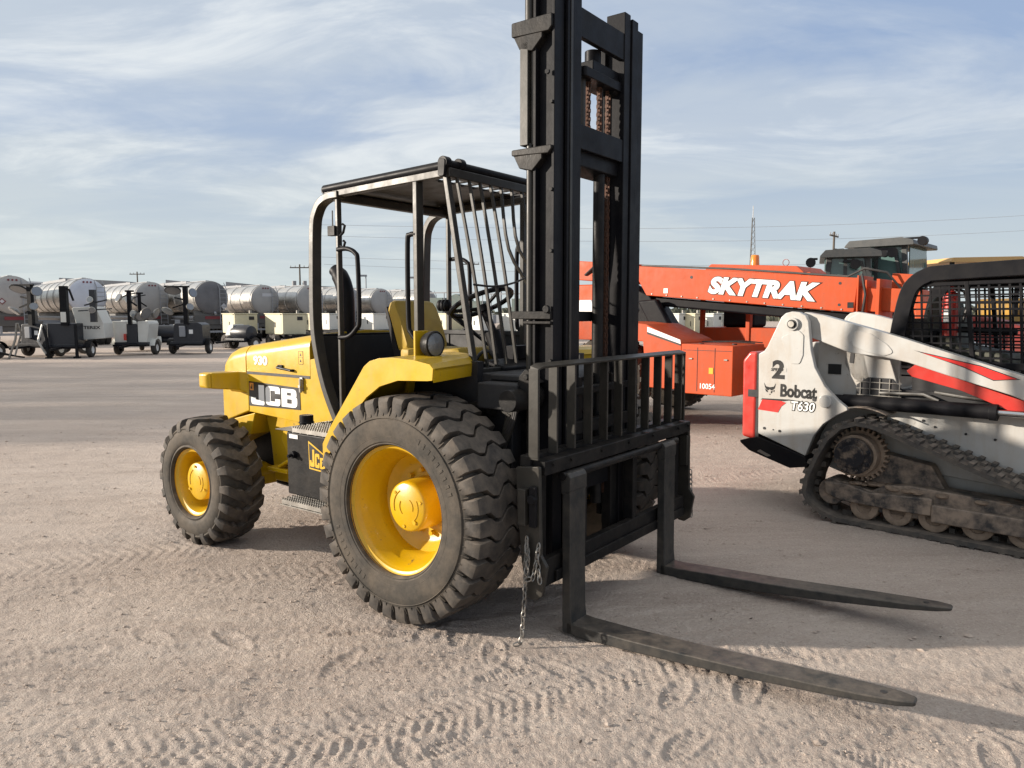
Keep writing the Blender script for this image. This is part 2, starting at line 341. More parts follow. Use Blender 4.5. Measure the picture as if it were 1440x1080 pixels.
    MB().box(-1.362,-1.317,-.5022,-.5016,1.340,1.343).box(-1.362,-1.317,-.5022,-.5016,1.299,1.301).box(-1.362,-1.317,-.5022,-.5016,1.255,1.258).box(-1.363,-1.361,-.5022,-.5016,1.256,1.342).box(-1.318,-1.316,-.5022,-.5016,1.256,1.342).prism([(-1.35,1.27),(-1.33,1.27),(-1.34,1.29)],'y',-.5022,-.5016).prism([(-1.35,1.31),(-1.33,1.31),(-1.34,1.33)],'y',-.5022,-.5016).build('warning_symbol',DBLK,w_)
    # --- tank and steps on the near side (and its twin tool box on the far side)
    for s in (-1,1):
        m=MB()
        m.prism(fillet([(-1.08,-.50),(-.985,-.88),(-.955,-.905),(-.54,-.905),(-.54,-.50)],[0,.03,.02,0,0]),'z',.525,.895)
        if s>0: m.v=[(x,-y,z) for x,y,z in m.v]
        tk=m.build('fuel_tank',BLK2,T,bevel=.008)
        if s<0:
            MB().box(-1.075,-.54,-.90,-.50,.897,.903).build('tank_top',GUN,tk,bevel=.002)
            MB().cyl((-.985,-.74,.90),(-.985,-.74,.975),.042,n=24).cyl((-.985,-.74,.925),(-.985,-.74,.935),.047,n=24).build('filler_cap',BLK,tk,bevel=.004)
            MB().cyl((-.885,-.903,.768),(-.885,-.93,.768),.022,n=16).cyl((-.885,-.93,.768),(-.885,-.955,.762),.010,n=10).build('drain_plug',BLK,tk,bevel=.002)
            MB().box(-.93,-.852,-.909,-.905,.862,.885).build('label_plate',WHT,tk)
            # emblem: yellow outlined wedge with letters
            g=MB().prism([(-.757,.862),(-.752,.700),(-.57,.690),(-.57,.775)],'y',-.9072,-.9055); e=g.build('emblem',DYEL,tk)
            MB().prism([(-.750,.848),(-.745,.708),(-.576,.699),(-.576,.770)],'y',-.9084,-.9075).build('emblem',DBLK,tk)
            def stroke(polys,x,z,w,h):
                mb=MB()
                for po in polys: mb.prism([(x+p[0]*w,z+p[1]*h) for p in po],'y',-.9098,-.9086)
                return mb.build('lettering',DYEL,tk)
            stroke(J,-.742,.716,.040,.100); stroke(Cc,-.697,.714,.040,.082); stroke(Bb,-.652,.712,.042,.064)
        st=MB()
        def tread(x0,x1,y0,y1,z):
            for i in range(9):
                y=y0+(y1-y0)*i/8; st.box(x0,x1,s*y-.004,s*y+.004,z-.025,z)
                for k in range(int((x1-x0)/.02)): st.box(x0+.02*k,x0+.02*k+.008,s*y-.006,s*y+.006,z-.002,z+.008)
            for i in range(6):
                x=x0+(x1-x0)*i/5; st.box(x-.003,x+.003,min(s*y0,s*y1),max(s*y0,s*y1),z-.03,z-.008)
        tread(-.90,-.56,.62,.905,.925); st.build('step',STEEL,T)
        st=MB(); tread(-.92,-.56,.70,.975,.512)
        st.box(-.93,-.55,min(s*.70,s*.985),max(s*.70,s*.985),.478,.484)
        st.build('step',STEEL,T)
    # --- fenders
    out=[(-.56,.79),(-.56,.875),(-.50,.965),(-.34,1.16),(-.215,1.315),(-.17,1.345),(-.10,1.362),(.0,1.368),(.14,1.362),(.25,1.345),(.272,1.325),(.266,1.268)]
    inn=[(.235,1.264),(.03,1.255),(-.10,1.218),(-.20,1.155),(-.30,1.06),(-.40,.95),(-.50,.83)]
    for s in (-1,1):
        m=MB()
        m.prism(out+inn,'y',s*.962,s*.946)
        n=len(out)
        a=[(x,s*.955,z) for x,z in out[1:]]; b=[(x-(.12 if i>=8 else .04 if i==7 else 0),s*.50,z+(.012 if 3<i<9 else 0)) for i,(x,z) in enumerate(out[1:])]
        a2=[(x+(.012 if i<4 else 0),y,z-.012) for i,(x,y,z) in enumerate(a)]; b2=[(x+(.012 if i<4 else 0),y,z-.012) for i,(x,y,z) in enumerate(b)]
        for i in range(len(a)-1): m.add([a[i],a[i+1],b[i+1],b[i],a2[i],a2[i+1],b2[i+1],b2[i]],[(0,1,2,3),(7,6,5,4),(0,4,5,1),(1,5,6,2),(2,6,7,3),(3,7,4,0)])
        m.build('fender',YEL,T,bevel=.006)
        # inner wheel arch, black
        MB().prism([(-.60,.90),(-.2,1.335),(.2,1.335),(.2,.95),(.35,.9),(.35,.6),(-.6,.6)],'y',s*.49,s*.54).build('inner_arch',DARK,T)
        MB().tube([(-.34,s*.6,.72),(-.20,s*.62,1.28)],0,rect=(.05,.02)).build('fender_bracket',YEL,T)
    # --- cab floor, side walls, dash
    m=MB().box(-1.17,.18,-.49,.49,.93,.99)
    m.box(.16,.26,-.50,.50,.95,1.27).build('cab_floor',DARK,T,bevel=.005)
    MB().box(-1.17,-.27,.495,.535,.95,1.455).box(-1.17,-.27,.48,.55,1.44,1.47).tube([(-.98,.47,1.0),(-.98,.47,1.35)],.012).tube([(-.55,.47,1.15),(-.52,.47,1.38)],.014).build('side_wall',DARK,T,bevel=.004)
    MB().tube([(-.80,.485,1.20),(-.84,.485,1.33)],0,rect=(.03,.01)).build('warning_strip',YEL,T)
    MB().box(-1.2,-1.17,-.46,.46,.95,1.44).build('rear_wall',DARK,T)
    m=MB().prism([(-.02,1.0),(.20,1.0),(.20,1.29),(.06,1.33),(.0,1.28)],'y',-.30,.49).build('dashboard',BLK,T,bevel=.012)
    MB().prism(fillet([(-.72,.99),(-.27,.99),(-.27,1.24),(-.72,1.26)],.02),'y',-.22,.26).build('seat_base',BLK,T,bevel=.01)
    MB().prism(fillet([(-.80,.99),(-.25,.99),(-.25,1.15),(-.80,1.17)],.02),'y',.27,.48).build('hydraulic_tank',BLK,T,bevel=.01)
    MB().box(-1.05,-.50,-.485,-.465,.86,1.02).build('sill_panel',DARK,T)
    # seat
    m=MB()
    def pad(cx,w,prof): # prof: (x,z) closed
        m.loft([[(x*(1),y,z) for x,z in [(cx+(px-cx)*k,cz(pz,k)) for px,pz in prof]] for y,k in ((-w,.80),(-w*.93,.95),(-w*.8,1),(w*.8,1),(w*.93,.95),(w,.80))])
    cz=lambda z,k: 1.335+(z-1.335)*k
    pad(-.52,.235,fillet([(-.80,1.285),(-.30,1.285),(-.27,1.34),(-.30,1.385),(-.50,1.365),(-.80,1.37)],.03))
    m.v=[(x+.09,y,z) for x,y,z in m.v]; m.build('seat_cushion',VIN,T)
    m=MB(); cz=lambda z,k: 1.50+(z-1.50)*k
    pad(-.79,.19,fillet([(-.72,1.33),(-.83,1.34),(-.93,1.62),(-.905,1.675),(-.86,1.67),(-.80,1.55)],.035))
    m.v=[(x+.075,y,z) for x,y,z in m.v]; m.build('seat_backrest',VIN,T)
    MB().prism(fillet([(-.785,1.27),(-.88,1.62),(-.86,1.64),(-.765,1.36),(-.52,1.29),(-.52,1.26)],.01),'y',-.18,.18).build('seat_shell',BLK,T,bevel=.004)
    # steering wheel
    c=Vector((-.26,.06,1.655)); ax=Vector((-.42,0,.9)).normalized(); u=Vector((0,1,0)); v=ax.cross(u)
    m=MB().tube([c+u*(.20*math.cos(t*math.pi/16))+v*(.20*math.sin(t*math.pi/16)) for t in range(32)],.016,8,closed=True)
    for t in (20,140,260): m.tube([c+u*(.20*math.cos(R(t)))+v*(.20*math.sin(R(t))),c-ax*.04],.012,6)
    m.cyl(c-ax*.06,c-ax*.02,.04)
    m.build('steering_wheel',BLK,T)
    MB().cyl(c-ax*.05,Vector((-.02,.06,1.20)),.026).cyl(c-ax*.20,Vector((-.02,.06,1.10)),.05).build('steering_column',BLK,T)
    for i in range(3):
        a=Vector((-.42+.03*i,.40-.04*i,1.34)); b=Vector((-.90+.065*i,.38-.035*i,1.63)); 
        l=MB().tube([Vector((.02,a.y,1.18)),a,b],.009,8); l.sphere((b.x,b.y,b.z+.015),.036,8,(.8,.8,1.2))
        l.build('control_lever',BLK,T)
    # snorkel behind the far rear post
    MB().tube(crs([(-1.29,-.15,1.38),(-1.29,-.15,1.66),(-1.305,-.15,1.77),(-1.35,-.15,1.85),(-1.40,-.15,1.89)],4),.06,16,rs=[.058]*13+[.052,.048,.045,.045]).build('air_intake_pipe',BLK,T)
    # --- overhead guard
    m=MB()
    for s in (-1,1):
        y=s*.505
        path=[(-.875,y,.80),(-.97,y,.93),(-1.075,y,1.13),(-1.145,y,1.36),(-1.17,y,1.56),(-1.163,y,1.9),(-1.15,y,2.14),(-1.125,y,2.22),(-1.08,y,2.275),(-1.0,y,2.305),(-.9,y,2.31)]
        m.tube(crs(path,4),0,rect=(.07,.044),up=(1,0,0))
        m.tube([(-.925,y,.86),(-.93,y,2.30)],0,rect=(.035,.025),up=(1,0,0))
        m.tube([(-.255,y,1.36),(-.255,y,2.32)],0,rect=(.055,.034),up=(1,0,0))
        m.tube([(-1.03,y,2.318),(-.03,y,2.345)],0,rect=(.05,.045),up=(0,0,1))
        m.tube([(-.045,y,2.36),(.155,y,1.27)],0,rect=(.035,.032),up=(1,0,0))
        m.tube([(-.255,y,1.37),(.155,y,1.29)],0,rect=(.04,.04),up=(0,0,1))
    m.tube([(-.03,-.52,2.345),(-.03,.52,2.345)],0,rect=(.05,.05),up=(0,0,1))
    m.tube([(-.95,-.52,2.300),(-.95,.52,2.300)],0,rect=(.05,.05),up=(0,0,1))
    m.tube([(.155,-.52,1.275),(.155,.52,1.275)],0,rect=(.035,.035),up=(0,0,1))
    m.build('overhead_guard',GUN,T,bevel=.006)
    # roof plate with a raised rim and front opening guard bars
    m=MB()
    m.loft([[(-1.075,y,2.352),(-.35,y,2.373),(-.35,y,2.383),(-1.06,y,2.364)] for y in (-.50,.50)])
    m.build('roof_plate',GUN,T,bevel=.003)
    m=MB()
    for s in (-1,1):
        m.tube([(-1.04,s*.515,2.352),(-.05,s*.515,2.382)],.027,12); 
    m.tube([(-1.05,-.515,2.352),(-1.05,.515,2.352)],.027,12).tube([(-.04,-.53,2.392),(-.04,.53,2.392)],.026,12)
    m.cyl((-.035,-.545,2.395),(-.035,-.50,2.395),.034).cyl((-.035,-.42,2.40),(-.035,-.38,2.40),.034).prism(fillet([(-.065,2.325),(-.02,2.32),(-.01,2.41),(-.06,2.415)],.015),'y',-.55,-.53)
    m.build('roof_rim',BLK,T,bevel=.003)
    m=MB()
    for i in range(9):
        y=-.42+.105*i; m.tube([(-.36,y,2.372),(-.04,y,2.38)],0,rect=(.03,.008),up=(0,0,1))
    m.build('roof_grating',BLK,T)
    tops=[-.45,-.345,-.25,-.155,-.055,.05,.15,.25,.35,.45]
    for i,y in enumerate(tops):
        b=y+.035 if i else y+.06
        x0,z0,x1,z1=-.02,2.345,.15,1.285
        if i in (4,5):
            k=.36; xm=x0+(x1-x0)*k; zm=z0+(z1-z0)*k
            pts=[(x0,y,z0),(xm,y+.0,zm),(xm+.10,y+.10+.05*(i-4),zm-.28),(x1,b+.06,z1)]
            if i==5: pts=[(x0,y,z0),(xm,y-.0,zm),(xm+.12,y+.20,zm-.25),(xm+.16,y+.14,zm-.45),(x1,b+.1,z1)]
        else: pts=[(x0,y,z0),((x0+x1)/2+.01,(y+b)/2,(z0+z1)/2),(x1,b,z1)]
        MB().tube(crs(pts,4),0,rect=(.018,.013),up=(0,1,0)).build('guard_bar',GUN,T,bevel=.002)
    # front wire loop
    MB().tube(crs([(.12,-.472,1.744),(.13,-.325,1.738),(.14,-.195,1.752),(.14,-.06,1.785),(.13,.045,1.83)],3),.006,6).build('cable',HOSE,T)
    # grab handles
    for x0,x1,z0,z1 in ((-.925,-.745,2.0,1.44),(-.255,-.325,2.03,1.46)):
        for s in (-1,1):
            y=s*.52
            if x1>x0: pts=[(x0,y,z0-.02),(x0+.09,y,z0-.02),(x1-.02,y,z0-.05),(x1,y,z0-.11),(x1+.005,y,z1+.12),(x1-.02,y,z1+.06),(x1-.09,y,z1+.01),(x0,y,z1)]
            else: pts=[(x0,y,z0),(x0-.05,y-.0,z0),(x1,y,z0-.05),(x1,y,z1+.09),(x1+.02,y,z1+.02),(x0-.01,y,z1-.02)]
            MB().tube(crs(pts,4),.0145,10).build('grab_handle',BLK,T)
    MB().box(-1.0,-.935,-.535,-.50,2.065,2.125).box(-.975,-.965,-.52,-.515,2.125,2.22).build('lamp_box',BLK,T,bevel=.004)
    MB().tube([(-.90,-.52,2.06),(-.87,-.52,2.08),(-.855,-.52,2.12),(-.875,-.52,2.13)],.008,8).tube([(-.90,-.52,2.0),(-.87,-.52,1.99),(-.855,-.52,2.02),(-.87,-.52,2.03)],.008,8).build('hook',BLK,T)
    MB().box(-.30,-.265,.48,.53,2.0,2.07).build('switch_box',BLK,T,bevel=.003)
    MB().cyl((.02,.33,2.20),(.02,.33,2.16),.022).box(.0,.04,.31,.35,2.2,2.34).build('roof_lamp',BLK,T,bevel=.003)
    # --- work lamp on the fender
    MB().box(-.015,.0,-.80,-.70,1.345,1.50).box(-.015,.08,-.80,-.70,1.345,1.36).build('lamp_bracket',YEL,T,bevel=.004)
    l=MB().lathe([(.03,.0),(.058,.02),(.068,.05),(.07,.075),(.064,.082),(.060,.076)],o=(.005,-.735,1.43),ax='x',n=32).build('work_lamp',BLK2,T)
    MB().lathe([(.0,.088),(.03,.086),(.059,.078),(.059,.07),(.0,.07)],o=(.005,-.735,1.43),ax='x',n=32).build('lamp_lens',GLASSL,l)
    # --- structure between cab and mast
    m=MB().box(.24,.40,-.50,.50,.70,1.22).box(.26,.52,-.62,-.50,1.10,1.235).box(.26,.52,.50,.62,1.10,1.235)
    m.cyl((.50,-.60,1.17),(.50,.60,1.17),.055,n=20)
    m.prism([(.24,1.235),(.56,1.235),(.50,1.27),(.24,1.27)],'y',-.50,.50)
    m.build('front_frame',DARK,T,bevel=.01)
    MB().cyl((.52,-.70,1.16),(.52,-.46,1.16),.055,n=24).prism(fillet([(.48,1.16),(.62,1.16),(.60,1.28),(.56,1.32),(.52,1.28)],.02),'y',-.60,-.575).cyl((.57,-.57,1.275),(.57,-.62,1.275),.015).build('tilt_mount',BLK2,T,bevel=.004)
    for s in (-1,1):
        t=MB().cyl((.02,s*.53,1.055),(.28,s*.53,1.10),.042).cyl((.27,s*.53,1.098),(.295,s*.53,1.102),.05); t=t.build('tilt_cylinder',BLK2,T,bevel=.003)
        MB().cyl((.29,s*.53,1.10),(.40,s*.53,1.12),.022).build('cylinder_rod',CHR,t)
        m=MB().prism([(p[0]+.44,p[1]+1.12) for p in arc((0,0),.052,0,360,24)[:-1]],'y',s*.57-.02,s*.57+.02)
        m.cyl((.44,s*.545,1.12),(.44,s*.60,1.12),.025,n=16)
        m.tube([(.45,s*.57,1.08),(.42,s*.57,.98),(.39,s*.57,.90),(.30,s*.58,.76)],.02,10,rs=[.03,.027,.02,.014])
        m.build('rod_end',GUN,T,bevel=.002)
        h=MB()
        for k in range(3): h.tube([(.46+.01*k,s*(.585+.008*k),1.17),(.49+.008*k,s*.60,1.12),(.47+.01*k,s*.60,1.05),(.43+.01*k,s*.60,.98)],.006,6)
        h.build('hydraulic_hose',HOSE,T)
    # --- mast
    MT=3.2
    def rail(name,y0,y1,x0,x1,z0,z1,m=BLK):
        b=MB(); s=1 if y0>0 else -1
        ya,yb=min(y0,y1),max(y0,y1); ym=(ya+yb)/2
        b.box(x0,x0+.017,ya,yb,z0,z1).box(x1-.017,x1,ya,yb,z0,z1).box(x0+.017,x1-.017,ym-.009,ym+.009,z0,z1)
        return b.build(name,m,T,bevel=.003)
    for s in (-1,1):
        rail('outer_mast_rail',s*.46,s*.375,.500,.628,.30,MT,GUN if False else BLK)
        rail('middle_mast_rail',s*.368,s*.300,.515,.645,.34,MT+.03)
        b=MB().box(.52,.637,min(s*.293,s*.226),max(s*.293,s*.226),.34,MT+.05).box(.50,.53,min(s*.31,s*.2),max(s*.31,s*.2),.4,MT).build('inner_mast_rail',BLK,T,bevel=.004)
        # back brackets that tie the rail to its hose guard
        for z0,z1 in ((2.955,3.035),(2.375,2.415)):
            MB().prism(fillet([(.375,z0+.01),(.375,z1),(.62,z1),(.62,z0+.02),(.60,z0)],.01),'y',s*.475,s*.36).prism([(.385,z0+.01),(.42,z0-.055),(.50,z0-.075),(.56,z0-.02),(.56,z0+.01)],'y',s*.47,s*.37).build('mast_bracket',BLK2,T,bevel=.005)
        MB().prism([(.375,1.56),(.375,1.60),(.62,1.60),(.62,1.56)],'y',s*.475,s*.36).box(.45,.62,min(s*.475,s*.36),max(s*.475,s*.36),1.535,1.55).cyl((.60,s*.47,1.61),(.60,s*.49,1.61),.02).build('mast_bracket',BLK2,T,bevel=.004)
        MB().box(.425,.475,min(s*.47,s*.40),max(s*.47,s*.40),2.43,2.93).cyl((.490,s*.44,2.43),(.490,s*.44,2.95),.014).build('hose_guard',GUN,T,bevel=.004)
        MB().cyl((.47,s*.44,2.44),(.47,s*.44,.5),.020,n=14).build('lift_cylinder',GUN,T)
        MB().cyl((.46,s*.43,3.02),(.46,s*.43,MT+.1),.026,n=14).build('cylinder_rod',GUN,T)
        MB().cyl((.60,s*.475,2.76),(.60,s*.487,2.76),.013,n=6).build('mast_bolt',BLK,T)
    for z0,z1,x0,x1,yw in ((2.99,3.135,.60,.632,.24),(2.435,2.56,.60,.632,.24),(.62,.80,.56,.60,.24),(1.05,1.15,.52,.56,.24)):
        MB().box(x0,x1,-yw,yw,z0,z1).build('cross_member',BLK,T,bevel=.004)
    MB().box(.50,.52,-.38,.38,1.545,1.60).build('cross_member',BLK,T,bevel=.003)
    MB().prism(fillet([(.49,2.33),(.49,2.45),(.60,2.45),(.60,2.36)],.01),'y',-.30,.30).build('cross_member',BLK,T,bevel=.004)
    MB().prism(fillet([(.47,-.16),(.62,-.16),(.62,.30),(.47,.30)],.02),'z',2.82,2.87).box(.50,.60,-.05,.25,2.865,2.93).cyl((.55,.03,2.865),(.55,.03,3.0),.045).build('chain_yoke',BLK,T,bevel=.005)
    MB().cyl((.555,.10,.5),(.555,.10,2.36),.032,n=20).cyl((.555,.105,2.42),(.555,.105,2.83),.016).build('lift_cylinder',BLK2,T)
    MB().cyl((.56,-.10,2.40),(.56,-.10,2.83),.022).cyl((.54,.36,.6),(.54,.36,3.1),.02).build('hose_tube',GUN,T)
    for k,(ya,yb) in enumerate(((-.19,-.17),(-.16,-.12),(.20,.33))):
        MB().tube(crs([(.53,ya,2.42),(.54,ya,2.0),(.55,(ya+yb)/2,1.5),(.53,yb,1.15),(.47,yb,1.0),(.40,yb,1.08)],4),.011,7).build('hydraulic_hose',HOSE,T)
    MB().box(.600,.606,.360,.372,.95,3.12).build('wear_strip',STEEL,T)
    MB().box(.646,.649,-.345,-.325,.95,3.15).build('wear_strip',GUN,T)
    for z in (1.0,1.35,1.9,2.2,2.62): MB().cyl((.615,-.462,z),(.615,-.474,z),.010,n=6).build('mast_bolt',BLK2,T)
    for y in (-.66,-.5,-.2,.1,.4,.75,.9): MB().cyl((.765,y,.872),(.775,y,.872),.010,n=6).build('carriage_bolt',BLK2,T)
    MB().box(.05,.11,-.10,.12,1.32,1.40).cyl((.05,-.04,1.365),(.043,-.04,1.365),.028,n=16).cyl((.05,.06,1.365),(.043,.06,1.365),.028,n=16).build('gauge_panel',BLK,T,bevel=.005)
    MB().tube(crs([(.12,.25,1.30),(.02,.30,1.42),(-.10,.33,1.34),(-.22,.38,1.15)],4),.010,6).tube(crs([(.12,-.22,1.28),(.04,-.28,1.38),(-.05,-.34,1.22),(-.10,-.40,1.0)],4),.010,6).build('cab_cable',HOSE,T)
    # leaf chains
    for y,za,zb in ((-.045,2.42,2.83),(.075,2.42,2.83),(.17,.55,2.84),(.285,.55,2.86)):
        m=MB(); z=za; k=0
        while z<zb:
            o=.005 if k%2 else .0
            for q in (-1,1): m.prism(fillet([(.556,z-.004),(.576,z-.004),(.576,z+.026),(.556,z+.026)],.009,2),'y',y+q*(.007+o)-.0035,y+q*(.007+o)+.0035)
            m.cyl((.566,y-.018,z+.002),(.566,y+.018,z+.002),.005,n=6)
            z+=.022; k+=1
        m.build('leaf_chain',RUST,T,smooth=0)
    MB().cyl((.566,.17,2.85),(.566,.285,2.85),.05,n=20).build('chain_sheave',BLK2,T)
    # --- carriage (leaning slightly back with the forks)
    m=MB()
    m.box(.69,.765,-.725,.945,.825,.895)                      # top beam
    m.box(.63,.69,-.745,.945,.86,.915)
    m.box(.69,.735,-.70,.93,.265,.40)                        # lower beam
    m.box(.735,.752,-.60,.90,.275,.33)
    m.box(.64,.70,-.70,-.62,.39,.83).box(.64,.70,.84,.92,.39,.83)
    m.box(.66,.725,.235,.285,.39,.83).box(.66,.71,-.30,-.25,.39,.83)
    m.box(.56,.62,-.24,-.16,.25,1.25).box(.56,.62,.16,.24,.25,1.25)
    m.box(.60,.65,-.3,.3,.95,1.02).box(.60,.65,-.3,.3,1.16,1.2)
    m.build('carriage',BLK2,T,bevel=.005)
    for s,y0,y1 in ((-1,-.765,-.742),(1,.94,.963)):
        m=MB().prism(fillet([(.62,.86),(.755,.875),(.765,.45),(.80,.40),(.775,.255),(.735,.225),(.69,.23),(.655,.40),(.64,.55),(.63,.60)],.012),'y',y0,y1)
        m.prism(fillet([(.70,.80),(.755,.80),(.755,.60),(.70,.60)],.01),'y',y0-.02,y1+.01) if s>0 else m.box(.655,.70,y0-.035,y0,.59,.765)
        m.build('carriage_end_plate',GUN,T,bevel=.004)
        if s<0:
            MB().cyl((.73,y0-.035,.72),(.73,y0,.72),.022).box(.712,.75,y0-.022,y0-.001,.585,.78).build('roller_block',BLK,T,bevel=.004)
    MB().cyl((.757,-.57,.795),(.757,.74,.795),.022,n=18).build('fork_shaft',BLK2,T)
    # backrest
    m=MB().tube([(.715,-.745,.90),(.712,-.745,1.30),(.715,-.742,1.335),(.725,-.72,1.345),(.725,.88,1.345),(.715,.90,1.335),(.712,.905,1.30),(.715,.905,.90)],0,rect=(.05,.012),up=(0,-1,0))
    b=m.build('load_backrest',GUN,T,bevel=.002)
    for i in range(1,11):
        y=-.745+.1625*i-(.01 if i>8 else 0)
        if i==10: y=.855
        MB().box(.688,.738,y-.007,y+.007,.91,1.338).build('backrest_bar',GUN,T,bevel=.002)
    MB().box(.686,.74,-.753,-.738,.91,1.33).build('backrest_bar',GUN,T,bevel=.002)
    # forks
    for y0,tz in ((-.555,.105),(.505,.13)):
        w=.145; m=MB()
        secs=[]
        def sec(x,zb,zt,wy=1.,tw=0): 
            yc=y0+w/2; h=w/2*wy
            return [(x,yc-h,zb),(x,yc+h,zb),(x,yc+h,zt),(x,yc-h,zt)]
        L=[(.775,.0,.062,1.),(.86,-.004,.056,1.),(1.1,.004,.058,1.),(1.4,.022,.070,1.),(1.7,.044,.086,1.),(1.95,.066,.102,.95),(2.12,.082,.112,.86),(2.25,.096,.121,.66),(2.305,.103,.123,.42),(2.315,.106,.120,.32)]
        k=tz/.105
        m.loft([sec(x,zb*k if x>1 else zb,zt*1. if x<1 else zt*(1+(k-1)*.8),wy) for x,zb,zt,wy in L])
        # shank, leaning back slightly
        m.loft([[(xb,y0,z),(xf,y0,z),(xf,y0+w,z),(xb,y0+w,z)] for xb,xf,z in ((.752,.815,.0),(.752,.808,.07),(.752,.802,.12),(.750,.798,.40),(.748,.797,.70),(.746,.797,.76))])
        m.prism(fillet([(.745,.70),(.80,.72),(.800,.79),(.785,.812),(.75,.812),(.74,.80)],.012),'y',y0-.005,y0+w+.005)
        f=m.build('fork',FORK,T,bevel=.006,seg=3)
        MB().cyl((2.20,y0+w/2,.1125*(1+(k-1)*.8)+.002),(2.20,y0+w/2,.1195*(1+(k-1)*.8)),.013,n=12).build('fork_hole',DARK,f)
    # safety chain hanging from the carriage
    def chain(pts,name,m_=BLK2,link=.034):
        mb=MB(); 
        P=[Vector(p) for p in pts]; d=[0]
        for a,b in zip(P,P[1:]): d.append(d[-1]+(b-a).length)
        k=0; s=0
        while s<d[-1]:
            i=max(j for j in range(len(d)-1) if d[j]<=s); t=(s-d[i])/(d[i+1]-d[i]); c=P[i].lerp(P[i+1],t); tn=(P[i+1]-P[i]).normalized()
            u=tn.cross(Vector((.3,.9,.2))).normalized(); v=tn.cross(u)
            if k%2: u,v=v,u
            ring=[c+tn*(link*.62*math.cos(a))+u*(.0105*math.sin(a)) for a in [2*math.pi*q/10 for q in range(10)]]
            mb.tube(ring,.0034,5,closed=True); s+=link*.92; k+=1
        return mb.build(name,m_,T)
    CHM=STEEL
    chain([(.70,-.785,.50),(.695,-.79,.30),(.685,-.80,.06),(.68,-.81,.015),(.66,-.83,.01)],'chain',CHM)
    chain([(.70,-.785,.52),(.70,-.79,.40),(.715,-.795,.335),(.74,-.79,.345),(.755,-.785,.42),(.765,-.78,.50),(.76,-.785,.44),(.775,-.785,.34)],'chain',CHM)
    chain([(.70,-.785,.50),(.72,-.80,.44),(.71,-.80,.36),(.70,-.80,.42)],'chain',CHM)
    chain([(.76,.975,.55),(.765,.98,.36),(.77,.98,.24)],'chain',CHM)
    # parts seen through the carriage
    MB().prism(fillet([(.40,.30),(.58,.34),(.58,.78),(.50,.80),(.40,.60)],.03),'y',-.22,-.05).build('mast_carriage_plate',GUN,T,bevel=.006)
    MB().prism(fillet([(.45,.35),(.60,.40),(.60,.80),(.5,.8)],.02),'y',.40,.52).build('mast_carriage_plate',GUN,T,bevel=.006)
    return T
FLT=forklift()
